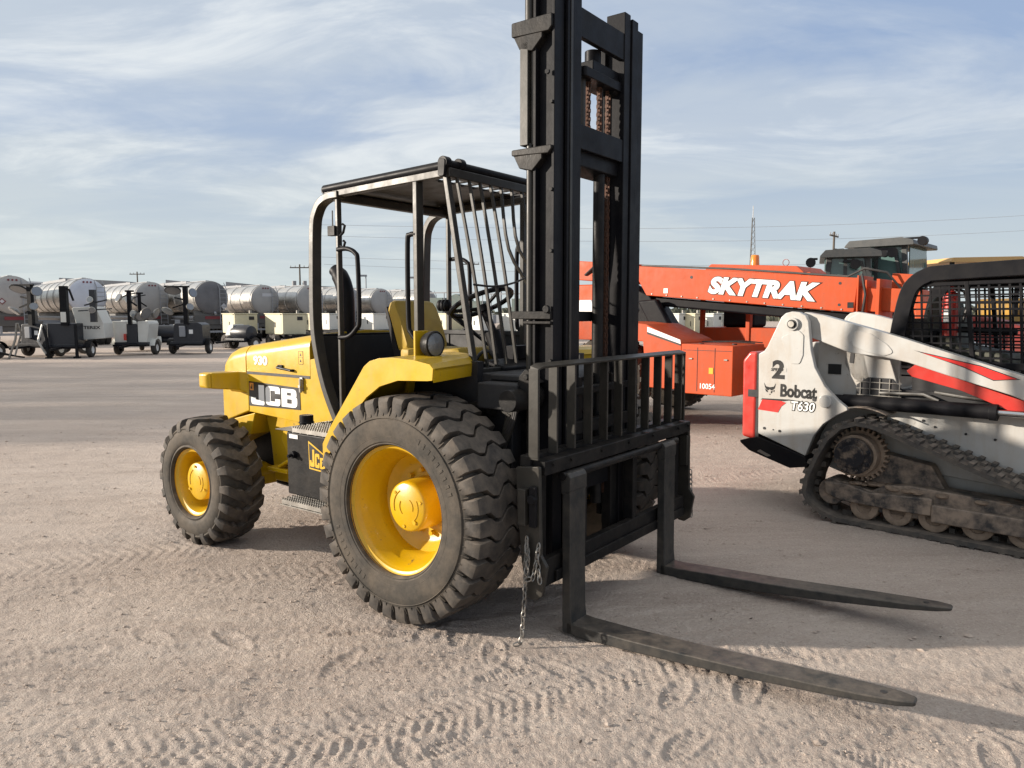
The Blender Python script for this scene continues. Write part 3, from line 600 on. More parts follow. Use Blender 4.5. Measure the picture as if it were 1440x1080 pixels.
# ------------------------------------------------------------------ compact track loader
LWHT=mat('loader_white_paint',(.45,.45,.435),.38,chips=(.09,.08,.07),streak=(.36,.31,.25),dirt=(.36,.30,.24),dscale=4,damt=.45,dust=.12,coat=.2,vary=.04,bump=.02)
TRK=mat('dusty_track_rubber',(.045,.044,.043),.75,dirt=(.17,.14,.11),dscale=9,damt=.5,dust=.45,bump=.2,bscale=50)
MUD=mat('caked_mud',(.30,.23,.175),.95,dirt=(.16,.12,.09),dscale=14,damt=.6,bump=.9,bscale=26,spec=.1)
MUDBLK=mat('muddy_black_steel',(.022,.023,.026),.5,dirt=(.30,.23,.175),dscale=7,damt=.95,dthr=.46,dust=.5,bump=.3,bscale=30)
LRED=mat('loader_red',(.48,.020,.012),.35,dirt=(.4,.06,.04),dscale=8,damt=.3,coat=.4,dust=.1)
def track_loader():
    T=thing('track_loader','white compact track loader with a black mesh cab and muddy rubber tracks','track loader',(2.552,5.427,0),R(-44))
    # track loop
    out=[(-.13,.0),(-.27,.04),(-.37,.11),(-.415,.20),(-.40,.32),(-.33,.50),(-.25,.66),(-.15,.76),(-.03,.805),(.08,.80),(.20,.765),(.5,.66),(1.05,.465),(1.50,.31),(1.62,.24),(1.66,.16),(1.62,.07),(1.52,.01),(1.42,.0)]
    # resample evenly
    P=[Vector((a,0,b)) for a,b in out]+[Vector((out[0][0],0,out[0][1]))]
    def resample(P,step):
        d=[0]
        for a,b in zip(P,P[1:]): d.append(d[-1]+(b-a).length)
        n=int(d[-1]/step); res=[]
        j=0
        for k in range(n):
            s=d[-1]*k/n
            while d[j+1]<s: j+=1
            res.append(P[j].lerp(P[j+1],(s-d[j])/(d[j+1]-d[j])))
        return res
    C=resample(P,.0435); n=len(C)
    def track(y0,y1,sgn):
        m=MB(); th=.032; nr=[]
        for i in range(n):
            t=(C[(i+1)%n]-C[i-1]).normalized(); nr.append(Vector((-t.z,0,t.x)))   # outward for this direction of travel
        cen=sum(C,Vector())/n
        nr=[q if q.dot(C[i]-cen)>0 else -q for i,q in enumerate(nr)]
        rings=[]
        for i in range(n):
            o=C[i]-nr[i]*.014; q=C[i]-nr[i]*(.014+th)
            rings.append([(o.x,y0,o.z),(o.x,y1,o.z),(q.x,y1,q.z),(q.x,y0,q.z)])
        rings.append(rings[0]); m.loft(rings,True,False)
        for i in range(0,n-1,2):       # tread bars in three staggered columns
            for k,(a,b) in enumerate(((y0-.004,y0+.13),(y0+.155,y0+.245),(y0+.27,y1+.004))):
                i0=(i+k)%n; i1=(i0+1)%n
                A=C[i0]; B=A.lerp(C[i1],.72)
                q0,q1=nr[i0],nr[i1]
                v=[]
                for yy in (a,b):
                    for p,q in ((A,q0),(B,q1)):
                        for h in (-.016,.010): w_=p+q*h; v.append((w_.x,yy,w_.z))
                m.add(v,[(0,1,3,2),(4,6,7,5),(0,4,5,1),(2,3,7,6),(0,2,6,4),(1,5,7,3)])
        for i in range(0,n,2):         # drive lugs inside
            p=C[i]-nr[i]*.06; m.box(p.x-.018,p.x+.018,(y0+y1)/2-.03,(y0+y1)/2+.03,p.z-.02,p.z+.02)
        return m.build('rubber_track',TRK,T,bevel=.0)
    for y0,y1 in ((.0,.38),(1.30,1.68)):
        track(y0,y1,1)
        near=y0<1; s=1 if near else -1; f=(lambda a:y0+a) if near else (lambda a:y1-a)
        def bx(m,x0,x1,a,b,z0,z1): m.box(x0,x1,min(f(a),f(b)),max(f(a),f(b)),z0,z1)
        # sprocket, drive motor
        sp=MB()
        sp.prism([( -.03+(r_)*math.cos(R(a)),.53+(r_)*math.sin(R(a))) for a,r_ in [(12*k+o,(.205 if o in(0,4) else .178)) for k in range(30) for o in (0,4,5,11)]],'y',f(.15),f(.20))
        sp.cyl((-.03,f(.05),.53),(-.03,f(.3),.53),.155,n=32)
        sp.build('sprocket',MUD,T,bevel=.003)
        mo=MB().cyl((-.03,f(.0),.53),(-.03,f(.06),.53),.135,n=32).cyl((-.03,f(-.012),.53),(-.03,f(.0),.53),.085,n=24)
        for k in range(8):
            a=R(45*k+20); mo.cyl((-.03+.112*math.cos(a),f(-.012),.53+.112*math.sin(a)),(-.03+.112*math.cos(a),f(.0),.53+.112*math.sin(a)),.013,n=6)
        mo.build('drive_hub',mat('oily_black_hub',(.010,.011,.016),.35,dirt=(.26,.2,.15),dscale=14,damt=.9,dthr=.56),T,bevel=.003)
        # track frame
        fr=MB()
        fr.prism(fillet([(-.26,.20),(-.27,.30),(-.10,.31),(.08,.27),(.18,.33),(.35,.35),(1.30,.32),(1.45,.22),(1.40,.12),(.60,.13),(.30,.11),(.05,.12)],.02),'y',min(f(.10),f(.30)),max(f(.10),f(.30)))
        bx(fr,.50,1.42,.045,.10,.125,.25)
        fr.prism(fillet([(-.24,.21),(-.25,.30),(-.10,.305),(.08,.265),(.5,.29),(.5,.165),(.30,.16),(.05,.165),(-.12,.17)],.015),'y',min(f(.055),f(.10)),max(f(.055),f(.10)))
        fr.prism([(.02,.27),(.12,.55),(.45,.50),(.55,.33)],'y',min(f(.2),f(.32)),max(f(.2),f(.32)))
        fr.build('track_frame',MUDBLK,T,bevel=.01)
        mu=MB()
        rnd=random.Random(3)
        for k in range(150):
            x=rnd.uniform(-.05,1.38); h=.325+rnd.uniform(-.012,.006); q=rnd.uniform(.3,1.); mu.sphere((x,f(.10+rnd.uniform(0.,.14)),h-.01),.035*q,5,(1.5,1.3,.6))
        mu.build('caked_dirt',MUD,T)
        for x in (.04,.27,.51,.78,1.05,1.28):
            w_=MB().lathe([(.0,f(.10)),(.05,f(.10)),(.055,f(.085)),(.085,f(.08)),(.098,f(.085)),(.102,f(.10)),(.102,f(.29))],o=(x,0,.145),n=28).build('track_roller',MUD if near else MUDBLK,T)
        for x,z,r_ in ((-.20,.225,.10),(1.45,.21,.13)):
            MB().cyl((x,f(.08),z),(x,f(.3),z),r_,n=32).build('idler_wheel',MUDBLK,T,bevel=.006)
        # body side behind the track
        m=MB().prism([(.10,.86),(.22,.93),(1.75,.86),(1.9,.70),(1.9,.42),(1.6,.38),(.9,.38),(.3,.42),(-.05,.5)],'y',min(f(.36),f(.42)),max(f(.36),f(.42)))
        m.build('side_plate',LWHT,T,bevel=.008)
        h=MB()
        for x,z in ((.10,.83),(.34,.80),(.42,.76),(.62,.73),(.80,.71),(1.0,.73)): h.cyl((x,f(.352),z),(x,f(.36),z),.009,n=10)
        h.build('bolt_hole',DARK,T)
        # dark arch behind the rear of the track
        pts=[(-.03+.42*math.cos(R(a)),.47+.42*math.sin(R(a))) for a in range(200,60,-8)]
        m=MB(); m.loft([[(x,f(.13),z),(x,f(.40),z),(x*.985,f(.40),z*.99),(x*.985,f(.13),z*.99)] for x,z in pts]); m.build('mud_guard',MUDBLK,T)
        # tower that carries the arm
        tw=[(-.83,.60),(-.846,1.26),(-.80,1.285),(-.775,1.32),(-.665,1.56),(-.63,1.592),(-.58,1.605),(-.52,1.60),(-.47,1.575),(-.445,1.53),(-.43,1.42),(-.415,1.30),(-.38,1.17),(-.30,1.03),(-.20,.93),(-.125,.875),(-.12,.855),(-.20,.81),(-.30,.73),(-.37,.63),(-.41,.52),(-.43,.462)]
        m=MB().prism(tw,'y',min(f(.12),f(.17)),max(f(.12),f(.17)))
        tv=m.build('tower_panel',LWHT,T,bevel=.008)
        m=MB().cyl((-.565,f(.095),1.505),(-.565,f(.12),1.505),.050,n=28).prism(fillet([(-.66,1.40),(-.52,1.46),(-.475,1.42),(-.475,1.26),(-.50,1.19),(-.57,1.19),(-.60,1.24)],.03),'y',min(f(.113),f(.12)),max(f(.113),f(.12)))
        MB().cyl((-.285,f(.095),.912),(-.285,f(.12),.912),.05,n=24).build('cap_plate',LWHT,tv,bevel=.006)
        m.build('pivot_boss',LWHT,tv,bevel=.006)
        MB().cyl((-.565,f(.075),1.505),(-.565,f(.095),1.505),.026,n=16).build('pivot_pin',STEEL,tv,bevel=.003)
        for hx,hz,hr,hy in ((-.565,1.505,.036,.088),(-.375,.918,.015,.115),(-.775,.65,.011,.115),(-.70,.645,.005,.115),(-.645,.64,.011,.115)): MB().cyl((hx,f(hy),hz),(hx,f(hy)+s*.006,hz),hr,n=14).build('bolt_hole',DARK,tv)
        # loader arm
        ar=[(-.60,1.545),(-.50,1.60),(-.36,1.575),(.0,1.475),(.20,1.418),(.60,1.290),(.93,1.19),(1.30,1.07),(1.75,.93),(1.95,.78),(1.98,.45),(1.80,.30),(1.70,.45),(1.70,.70),(1.55,.85),(1.05,.985),(.90,1.045),(.52,1.155),(.26,1.235),(.10,1.265),(-.15,1.29),(-.38,1.375),(-.60,1.45)]
        m=MB().prism(fillet(ar,.03,3),'y',min(f(.19),f(.29)),max(f(.19),f(.29)))
        aa=m.build('loader_arm',LWHT,T,bevel=.012,seg=3)
        m=MB().prism(fillet([(-.19,1.42),(-.10,1.46),(.0,1.44),(.12,1.36),(.17,1.30),(.10,1.275),(-.02,1.30),(-.12,1.34)],.03),'y',min(f(.184),f(.19)),max(f(.184),f(.19)))
        m.build('arm_gusset',LWHT,aa,bevel=.005)
        if near:
            MB().prism([(.30,1.325),(.62,1.215),(.80,1.135),(.955,1.152),(.72,1.235)],'y',.1885,.1898).build('stripe_decal',DBLK,aa)
            MB().prism([(.35,1.309),(.62,1.222),(.80,1.142),(.935,1.154),(.72,1.228)],'y',.1870,.1880).build('stripe_decal',DRED,aa)
        # lower link, lift cylinder, guard
        MB().prism(fillet([(.24,1.17),(.30,1.22),(1.02,.99),(1.10,.86),(.98,.90),(.60,1.05),(.28,1.13)],.01),'y',min(f(.24),f(.30)),max(f(.24),f(.30))).build('control_link',LRED,T,bevel=.006)
        MB().cyl((-.20,f(.24),.915),(.80,f(.24),.915),.052,n=20).cyl((.78,f(.24),.915),(.83,f(.24),.915),.058,n=20).cyl((-.27,f(.24),.915),(-.19,f(.24),.915),.045,n=16).build('lift_cylinder',BLK,T,bevel=.004)
        MB().cyl((.82,f(.24),.915),(1.30,f(.24),.915),.024,n=14).build('cylinder_rod',CHR,T)
        MB().tube([(.05,f(.28),.99),(.35,f(.29),1.0),(.45,f(.29),.96)],.012,8).tube([(.42,f(.30),1.02),(.60,f(.30),1.0),(.75,f(.30),.99)],.011,8).build('hydraulic_hose',STEEL,T)
        # upright
        MB().prism(fillet([(-.22,1.33),(.09,1.27),(.20,.93),(-.02,.93),(-.06,1.02),(-.16,1.08),(-.24,1.20)],.02),'y',min(f(.33),f(.36)),max(f(.33),f(.36))).build('upright_plate',LWHT,T,bevel=.006)
        MB().prism(fillet([(-.195,1.205),(-.165,1.20),(-.16,1.28),(-.19,1.285)],.01),'y',min(f(.325),f(.33)),max(f(.325),f(.33))).build('slot',DARK,T)
        # grille
        MB().prism([(-.13,.93),(-.13,1.04),(-.05,1.10),(.12,1.10),(.19,1.03),(.20,.93)],'y',min(f(.318),f(.326)),max(f(.318),f(.326))).build('grille_opening',DARK,T)
        g=MB()
        for k in range(5): x=-.10+.07*k; g.box(x-.003,x+.003,min(f(.308),f(.316)),max(f(.308),f(.316)),.93,1.095)
        for k in range(3): z=.965+.05*k; g.box(-.13,.195,min(f(.304),f(.307)),max(f(.304),f(.307)),z-.003,z+.003)
        g.build('grille_mesh',STEEL,T)
    # main body between the tracks, tail
    MB().prism(fillet([(-.84,.50),(-.84,1.28),(-.50,1.36),(.15,1.30),(.15,1.0),(1.70,.80),(1.75,.30),(-.20,.30)],.03),'y',.40,1.28).build('body',LWHT,T,bevel=.01)
    MB().prism([(-.44,.93),(-.44,1.40),(-.10,1.33),(.0,.93)],'y',.33,.40).build('body_panel',LWHT,T,bevel=.005)
    MB().box(-.355,-.255,.322,.33,1.11,1.19).build('service_label',DBLK,T)
    MB().box(-.05,1.7,.34,.40,.90,1.02).box(.25,1.7,.36,.42,.95,1.15).build('dark_panel',DARK,T)
    m=MB().prism(fillet([(-.98,.56),(-.99,1.20),(-.93,1.275),(-.86,1.275),(-.86,.54)],[.03,.06,.04,0,0]),'y',.13,1.55).build('tail_door',LRED,T,bevel=.03,seg=4)
    MB().box(-.87,-.835,.14,1.54,.56,1.26).box(-.93,-.84,.125,.15,.90,.96).build('door_gap',DARK,T)
    MB().prism(fillet([(-.99,.525),(-.83,.575),(-.43,.46),(-.40,.38),(-.55,.35),(-.80,.42),(-.90,.45),(-.97,.50)],.015),'y',.11,1.57).build('rear_bumper',BLK,T,bevel=.01)
    MB().prism(fillet([(-.83,.455),(-.74,.42),(-.70,.43),(-.80,.47)],.01),'y',.104,.109).build('bumper_hole',STEEL,T)
    # writing
    text('Bobcat',.138,DBLK,T,bold=.0048,M=SIDE(-.655,.1188,.925),sx=.76)
    text('T630',.10,DBLK,T,bold=.008,M=SIDE(-.565,.1188,.822),shear=.15,sx=.92)
    text('T630',.10,WHT,T,bold=.0015,M=SIDE(-.565,.1165,.822),shear=.15,sx=.92)
    text('2',.20,DBLK,T,bold=.007,M=SIDE(-.725,.1188,1.07),sx=1.05)
    MB().box(-.73,-.605,.1178,.1184,1.122,1.152).build('label_band',LWHT,T)
    text('SPEED',.034,DBLK,T,bold=.0006,M=SIDE(-.735,.1165,1.126),shear=.2,sx=1.1)
    MB().prism([(-.845+.03,.885),(-.80,.885),(-.62,.885),(-.575,.895),(-.455,.885),(-.455,.893),(-.575,.903),(-.80,.895)],'y',.1175,.119).build('stripe_decal',DBLK,T)
    MB().prism([(-.835,.80),(-.80,.885),(-.64,.885),(-.60,.875),(-.64,.84),(-.665,.79)],'y',.1160,.1172).build('stripe_decal',DRED,T)
    # small animal-head emblem: horned face
    e=MB()
    for po in ([(.0,.9),(.16,.62),(.5,.55),(.84,.62),(1.,.9),(.92,.5),(.80,.38),(.62,.30),(.5,.40),(.36,.30),(.20,.40),(.10,.52)],[(.10,.42),(.30,.30),(.36,.12),(.18,.20)],[(.60,.22),(.74,.30),(.70,.10),(.60,.06)],[(.78,.30),(.92,.34),(.86,.16)],[(.45,.0),(.58,.02),(.54,-.08)]):
        e.prism([(-.79+.10*a,.935+.10*b) for a,b in po],'y',.1178,.119)
    e.build('emblem',DBLK,T)
    # cab cage
    cg=MB()
    for s,y in ((-1,.45),(1,1.23)):
        outp=crs([(.10,1.28),(.125,1.50),(.165,1.72),(.21,1.81),(.29,1.865),(.42,1.885),(1.22,1.91),(1.30,1.87),(1.36,1.40),(1.40,.95)],3)
        cg.tube([(x,y,z) for x,z in outp],0,rect=(.075,.11),up=(1,0,0))
        cg.tube([(.10,y,1.22),(1.36,y,1.22)],0,rect=(.05,.05)); 
        cg.tube([(.55,y,1.82),(.62,y,1.22)],0,rect=(.035,.03),up=(1,0,0)); cg.tube([(1.32,y,1.82),(.26,y,1.80)],0,rect=(.03,.03))
        cg.prism(fillet([(.07,1.25),(.09,1.45),(.16,1.45),(.20,1.30),(.22,1.22)],.01),'y',y-.03,y+.03)
    cg.build('cab_frame',BLK,T,bevel=.012)
    MB().loft([[(x,.42,z),(x,1.26,z),(x,1.26,z+.03),(x,.42,z+.03)] for x,z in ((.20,1.82),(.36,1.875),(1.22,1.89))]).build('cab_roof',BLK,T,bevel=.01)
    for y in (.45,1.23):
        g=MB()
        k=0; x=.19
        while x<1.30:
            zt=1.81; zb=1.10
            xt=x; g.bar((xt,y,zt),(xt+.05,y,zb),.013,.013); x+=.062
        z=1.12
        while z<1.80:
            g.bar((.15+(0.0 if z<1.7 else .04),y,z),(1.34,y,z+.004),.012,.012); z+=.050
        g.build('cab_mesh',BLK,T)
    MB().box(.05,.12,.5,1.18,1.22,1.30).prism([(.10,1.30),(.13,1.30),(.16,1.55),(.13,1.55)],'y',.50,1.18).build('rear_wall',BLK,T)
    SEAT=mat('worn_seat_vinyl',(.07,.075,.06),.6,dirt=(.12,.11,.08),dscale=6,damt=.5)
    MB().prism(fillet([(.38,1.20),(.30,1.30),(.24,1.62),(.30,1.72),(.40,1.68),(.48,1.34),(.80,1.30),(.82,1.20)],.04),'y',.62,1.06).build('seat',SEAT,T,bevel=.04,seg=3)
    e=MB().cyl((.43,.56,1.42),(.43,.56,1.70),.055,n=20).sphere((.43,.56,1.70),.055,8)
    e.cyl((.43,.56,1.74),(.43,.56,1.79),.018)
    ex=e.build('fire_extinguisher',LRED,T)
    MB().box(.42,.50,.55,.57,1.785,1.80).tube([(.44,.56,1.775),(.51,.57,1.75),(.54,.57,1.66),(.51,.57,1.52)],.011,8).build('extinguisher_hose',HOSE,ex)
    MB().box(.40,.445,.5025,.5045,1.52,1.62).build('extinguisher_label',WHT,ex)
    MB().tube([(1.02,.75,1.25),(1.02,.75,1.62)],.05,12).tube([(1.1,.9,1.2),(1.14,.9,1.45)],.03,10).build('control_joystick',BLK,T)
    MB().tube([(.30,.55,1.2),(.33,.60,1.45),(.50,.60,1.47),(.85,.60,1.46)],0,rect=(.05,.04)).build('arm_rest',BLK,T,bevel=.01)
    return T
track_loader()
# ------------------------------------------------------------------ telescopic handler
ORG=mat('orange_paint',(.50,.066,.012),.5,chips=(.10,.05,.04),streak=(.36,.09,.04),dirt=(.28,.07,.03),dscale=4,damt=.4,dust=.07,vary=.06,spec=.25,bump=.03)
def big_wheel(T,x,y,r,w,flip=False,rimm=None,n=22):
    s=-1 if not flip else 1
    m=MB().lathe([(r*.50,y-w/2),(r*.62,y-w/2-.02),(r*.82,y-w/2-.03),(r*.93,y-w/2),(r*.95,y),(r*.93,y+w/2),(r*.82,y+w/2+.03),(r*.5,y+w/2)],o=(x,0,r),n=48,closed=True)
    m.cur=1
    for k in range(n):
        a=2*math.pi*k/n
        for yy,o,sg in ((y-w/2,.0,1),(y+w/2,math.pi/n,-1)):
            rg=[]
            for t in range(5):
                aa=a+o+.14*t/4; q=yy+sg*(w*.55)*t/4; rg.append([((r if t else r*.96)*math.cos(aa+h)+x if kk else r*.9*math.cos(aa+h)+x,q,((r if t else r*.96) if kk else r*.9)*math.sin(aa+h)+r) for h,kk in ((-.055,0),(-.05,1),(.05,1),(.055,0))])
            m.loft(rg)
    wh=MB().lathe([(r*.53,y-w/2-.01),(r*.50,y-w/2),(r*.47,y-w/2+.06),(r*.2,y-w/2+.08),(.12,y-w/2+.02),(.0,y-w/2+.02)],o=(x,0,r),n=36)
    wh.lathe([(r*.53,y+w/2+.01),(r*.50,y+w/2),(r*.47,y+w/2-.06),(r*.2,y+w/2-.08),(.12,y+w/2-.02),(.0,y+w/2-.02)],o=(x,0,r),n=36)
    o=wh.build('wheel',rimm or WHT,T); m.build('tyre',[RUB2,RUB],o)
def telehandler():
    T=thing('telehandler','orange telescopic handler with its long boom lowered, parked behind the forklift','telehandler',(2.83,9.5,0),R(-42))
    for x in (-2.05,1.45):
        for y in (.28,2.22): big_wheel(T,x,y,.65,.36,y>1)
    MB().box(-3.0,2.0,.75,1.75,.55,.95).box(-2.15,-1.95,.4,2.1,.55,.75).box(1.35,1.55,.4,2.1,.55,.75).build('chassis',ORG,T,bevel=.02)
    # engine pod on the near side
    MB().prism(fillet([(-.74,.52),(-.74,1.185),(0,1.172),(0,.52)],.015),'y',.0,.95).build('engine_cover',ORG,T,bevel=.015,seg=3)
    MB().prism(fillet([(-.744,.56),(-.744,1.20),(-.80,1.235),(-1.05,1.33),(-1.30,1.44),(-1.60,1.47),(-2.6,1.47),(-2.7,1.20),(-1.35,1.20),(-1.30,.56)],.02),'y',.01,.95).build('rear_cowl',ORG,T,bevel=.015)
    MB().prism([(-.745,1.255-.045),(-.78,1.235+.03),(-1.5,1.445),(-1.5,1.375)],'y',.004,.008)
    st=MB().prism([(-.755,1.18),(-.765,1.235),(-1.28,1.405),(-1.28,1.335)],'y',.0035,.0085).build('stripe_decal',WHT,T)
    MB().prism([(-.755,1.155),(-.756,1.178),(-1.28,1.333),(-1.28,1.305)],'y',.0035,.0085).build('stripe_decal',DBLK,T)
    for x,y in ((-.55,.2),(-.15,.35)): MB().cyl((x,y,1.176),(x,y,1.19),.035,n=16).build('filler_cap',DARK,T)
    MB().tube([(-.7,.5,1.20),(-.3,.6,1.205),(.0,.65,1.19)],.008,6).tube([(-.7,.6,1.20),(-.2,.8,1.21),(.0,.9,1.19)],.008,6).build('cable',HOSE,T)
    text('10054',.098,WHT,T,bold=.0018,M=SIDE(-.47,-.002,.60),sx=.95)
    # boom: slopes down towards the front
    sl=-.0875
    bz=lambda x,z:z+sl*(x+1.87)
    def boom(x0,x1,zt,zb,y0,y1,nm='boom',bv=.015,m=ORG): return MB().prism([(x0,bz(x0,zb)),(x0,bz(x0,zt)),(x1,bz(x1,zt)),(x1,bz(x1,zb))],'y',y0,y1).build(nm,m,T,bevel=bv)
    MB().prism([(-1.80,bz(-1.8,1.865)),(-2.05,bz(-2.05,2.24)),(-2.02,bz(-2.02,2.30)),(1.24,bz(1.24,2.30)),(1.20,bz(1.20,1.87))],'y',.80,1.30).build('boom',ORG,T,bevel=.012)
    boom(-3.3,-2.0,2.33,2.02,.86,1.24)
    boom(1.2,1.95,2.20,1.91,.86,1.24)
    MB().prism(fillet([(1.85,1.75),(2.1,1.70),(2.35,1.15),(2.2,.75),(2.0,.80),(1.9,1.3)],.05),'y',.85,1.25).cyl((2.2,.6,.95),(2.2,1.5,.95),.07).build('boom_head',ORG,T,bevel=.02)
    for x0,x1,zt,zb in ((1.235,1.255,2.33,1.80),(1.33,1.35,2.28,1.82),(1.46,1.50,2.30,1.78)):
        boom(x0,x1,zt,zb,.76,1.34,'boom_collar',.004)
    boom(1.25,1.46,2.18,1.90,.80,1.3,'boom_collar',.004)
    boom(1.58,1.85,2.38,2.20,.95,1.15,'boom_chain_cover',.01)
    MB().cyl((1.40,.75,bz(1.4,1.80)),(1.40,.80,bz(1.4,1.80)),.06,n=20).build('boom_pin',ORG,T,bevel=.01)
    boom(-1.75,1.35,1.855,1.72,.92,1.18,'boom_cylinder',.03,BLK)
    MB().prism([(-2.35,2.10),(-1.78,1.86),(-1.30,1.20),(-2.1,1.20)],'y',.85,1.25).build('boom_support',BLK,T,bevel=.02)
    MB().prism([(-1.90,1.78),(-1.58,1.80),(-1.20,1.20),(-1.55,1.20)],'y',.70,.84).build('lift_ram',BLK,T,bevel=.03)
    MB().cyl((-1.05,.797,bz(-1.05,2.18)),(-1.05,.80,bz(-1.05,2.18)),.022,n=14).cyl((1.02,.797,bz(1.02,2.22)),(1.02,.80,bz(1.02,2.22)),.018,n=12).cyl((1.02,.797,bz(1.02,1.95)),(1.02,.80,bz(1.02,1.95)),.018,n=12).build('bolt_hole',DARK,T)
    Mx=plane_M((-.78,.795,bz(-.78,1.985)),(1,0,sl),(0,0,1))
    My=plane_M((-.78,.791,bz(-.78,1.985)),(1,0,sl),(0,0,1))
    text('SKYTRAK',.30,DBLK,T,bold=.026,M=Mx,shear=.22,sx=1.135,ext=.001,space=1.02)
    text('SKYTRAK',.30,WHT,T,bold=.017,M=My,shear=.22,sx=1.135,ext=.001,space=1.02)
    # hoses at the rear of the boom
    h=MB()
    for k in range(4): h.tube([(-2.9,.80-.02*k,2.2),(-2.6,.74-.02*k,2.33+.02*k),(-2.45,.76,2.1),(-2.35,.8,1.9-.03*k)],.018,8)
    h.build('hydraulic_hose',HOSE,T)
    MB().box(-3.4,-2.3,.75,1.35,1.2,2.05).build('boom_tower',ORG,T,bevel=.03)
    MB().prism(fillet([(-3.35,1.40),(-3.3,1.80),(-2.6,1.80),(-2.45,1.50),(-2.5,1.3)],.08),'y',.5,.74).build('tail_panel',WHT,T,bevel=.03)
    # seams, latches and labels
    m=MB()
    for x in (-.50,-.25): m.box(x-.003,x+.003,-.004,.0,.56,1.14)
    m.box(-.72,-.02,-.004,.0,1.10,1.106); m.build('panel_seam',DARK,T)
    for x in (-.62,-.12): MB().box(x,x+.05,-.015,-.001,.98,1.0).build('cover_latch',STEEL,T,bevel=.003)
    MB().box(-.33,-.27,-.006,-.001,.80,.88).build('warning_label',DYEL,T)
    for x in (-1.5,1.12): MB().box(x,x+.07,.794,.799,bz(x,1.92),bz(x,1.99)).build('warning_label',WHT if x<0 else DBLK,T)
    m=MB()
    for k in range(12): x=-1.7+.25*k; m.cyl((x,.79,bz(x,1.895)),(x,.80,bz(x,1.895)),.011,n=8)
    m.build('boom_bolt',STEEL,T)
    MB().tube([(-1.9,.83,bz(-1.9,2.31)),(-.5,.83,bz(-.5,2.33)),(1.1,.83,bz(1.1,2.31)),(1.3,.82,bz(1.3,2.42)),(1.55,.85,bz(1.5,2.38)),(1.7,.9,bz(1.7,2.2))],.014,6).build('boom_hose',HOSE,T)
    MB().tube([(1.28,.78,bz(1.28,2.35)),(1.34,.75,bz(1.34,2.1)),(1.30,.75,bz(1.3,1.75)),(1.1,.78,bz(1.1,1.68))],.016,6).build('boom_hose',HOSE,T)
    # cab on the far side
    m=MB()
    for x in (-1.25,.35):
        for y in (1.55,2.35): m.tube([(x,y,.95),(x,y,2.16)],0,rect=(.07,.07))
    m.tube([(-.5,1.55,.95),(-.5,1.55,2.16)],0,rect=(.10,.07))
    m.box(-1.28,.38,1.52,2.38,.80,1.38)
    m.build('cab_frame',ORG,T,bevel=.015)
    MB().prism(fillet([(-1.30,2.16),(-1.10,2.33),(.20,2.25),(.35,2.12)],.04),'y',1.48,2.42).build('cab_roof',ORG,T,bevel=.02)
    MB().box(-1.0,-.5,1.7,2.2,1.38,1.95).build('operator_seat',BLK,T,bevel=.05)
    b=MB().lathe([(.0,2.46),(.05,2.455),(.06,2.43),(.065,2.29)],o=(-.55,1.8,0),ax='z',n=20).build('beacon',mat('amber_lens',(.75,.22,.02),.2,coat=.5),T)
    MB().lathe([(.045,-.01),(.05,.0),(.045,.01)],o=(.0,1.6,2.31),ax='y',n=16).build('lifting_eye',ORG,T)
    return T
telehandler()
# ------------------------------------------------------------------ yard background
INOX=mat('brushed_tank_steel',(.60,.58,.54),.32,metal=.75,dirt=(.33,.31,.29),dscale=1.5,damt=.5,vary=.08)
TEND=mat('dull_tank_end',(.36,.35,.34),.45,metal=.2,dirt=(.26,.25,.24),dscale=1.2,damt=.4)
TEND2=mat('pale_tank_end',(.52,.55,.62),.45,metal=.3,dirt=(.40,.41,.45),dscale=1.2,damt=.4)
TEND3=mat('dark_tank_end',(.14,.14,.15),.5,metal=.2,dirt=(.05,.05,.05),dscale=1.2,damt=.4)
CREAM=mat('cream_cabinet_paint',(.60,.55,.38),.5,dirt=(.45,.40,.28),dscale=2,damt=.3)
OFFW=mat('offwhite_cabinet_paint',(.62,.62,.58),.5,dirt=(.45,.43,.38),dscale=2,damt=.3)
GREY=mat('grey_sheet_metal',(.25,.26,.28),.6,dirt=(.18,.18,.18),dscale=.6,damt=.4)
NAVY=mat('dark_blue_plastic',(.009,.012,.020),.4,dust=.1)
BTY=mat('background_rubber',(.03,.028,.027),.8,dust=.3)
TAIL=mat('red_tail_bar',(.16,.02,.025),.5)
UNDER=mat('dark_chassis_paint',(.07,.068,.066),.6,dirt=(.12,.1,.08),dscale=2)
PLAC=mat('placard',(.5,.5,.52),.5)
def wheels(T,xs,ys,r,w,rim=None):
    for x in xs:
        for y in ys:
            m=MB().lathe([(r*.55,y-w/2),(r*.9,y-w/2),(r,y-w*.35),(r,y+w*.35),(r*.9,y+w/2),(r*.55,y+w/2)],o=(x,0,r),n=24,closed=True).build('tyre',BTY,T)
            MB().lathe([(r*.56,y-w*.45),(r*.5,y-w*.3),(r*.2,y-w*.25),(0,y-w*.3)],o=(x,0,r),n=16).lathe([(r*.56,y+w*.45),(r*.5,y+w*.3),(r*.2,y+w*.25),(0,y+w*.3)],o=(x,0,r),n=16).build('wheel_rim',rim or STEEL,m)
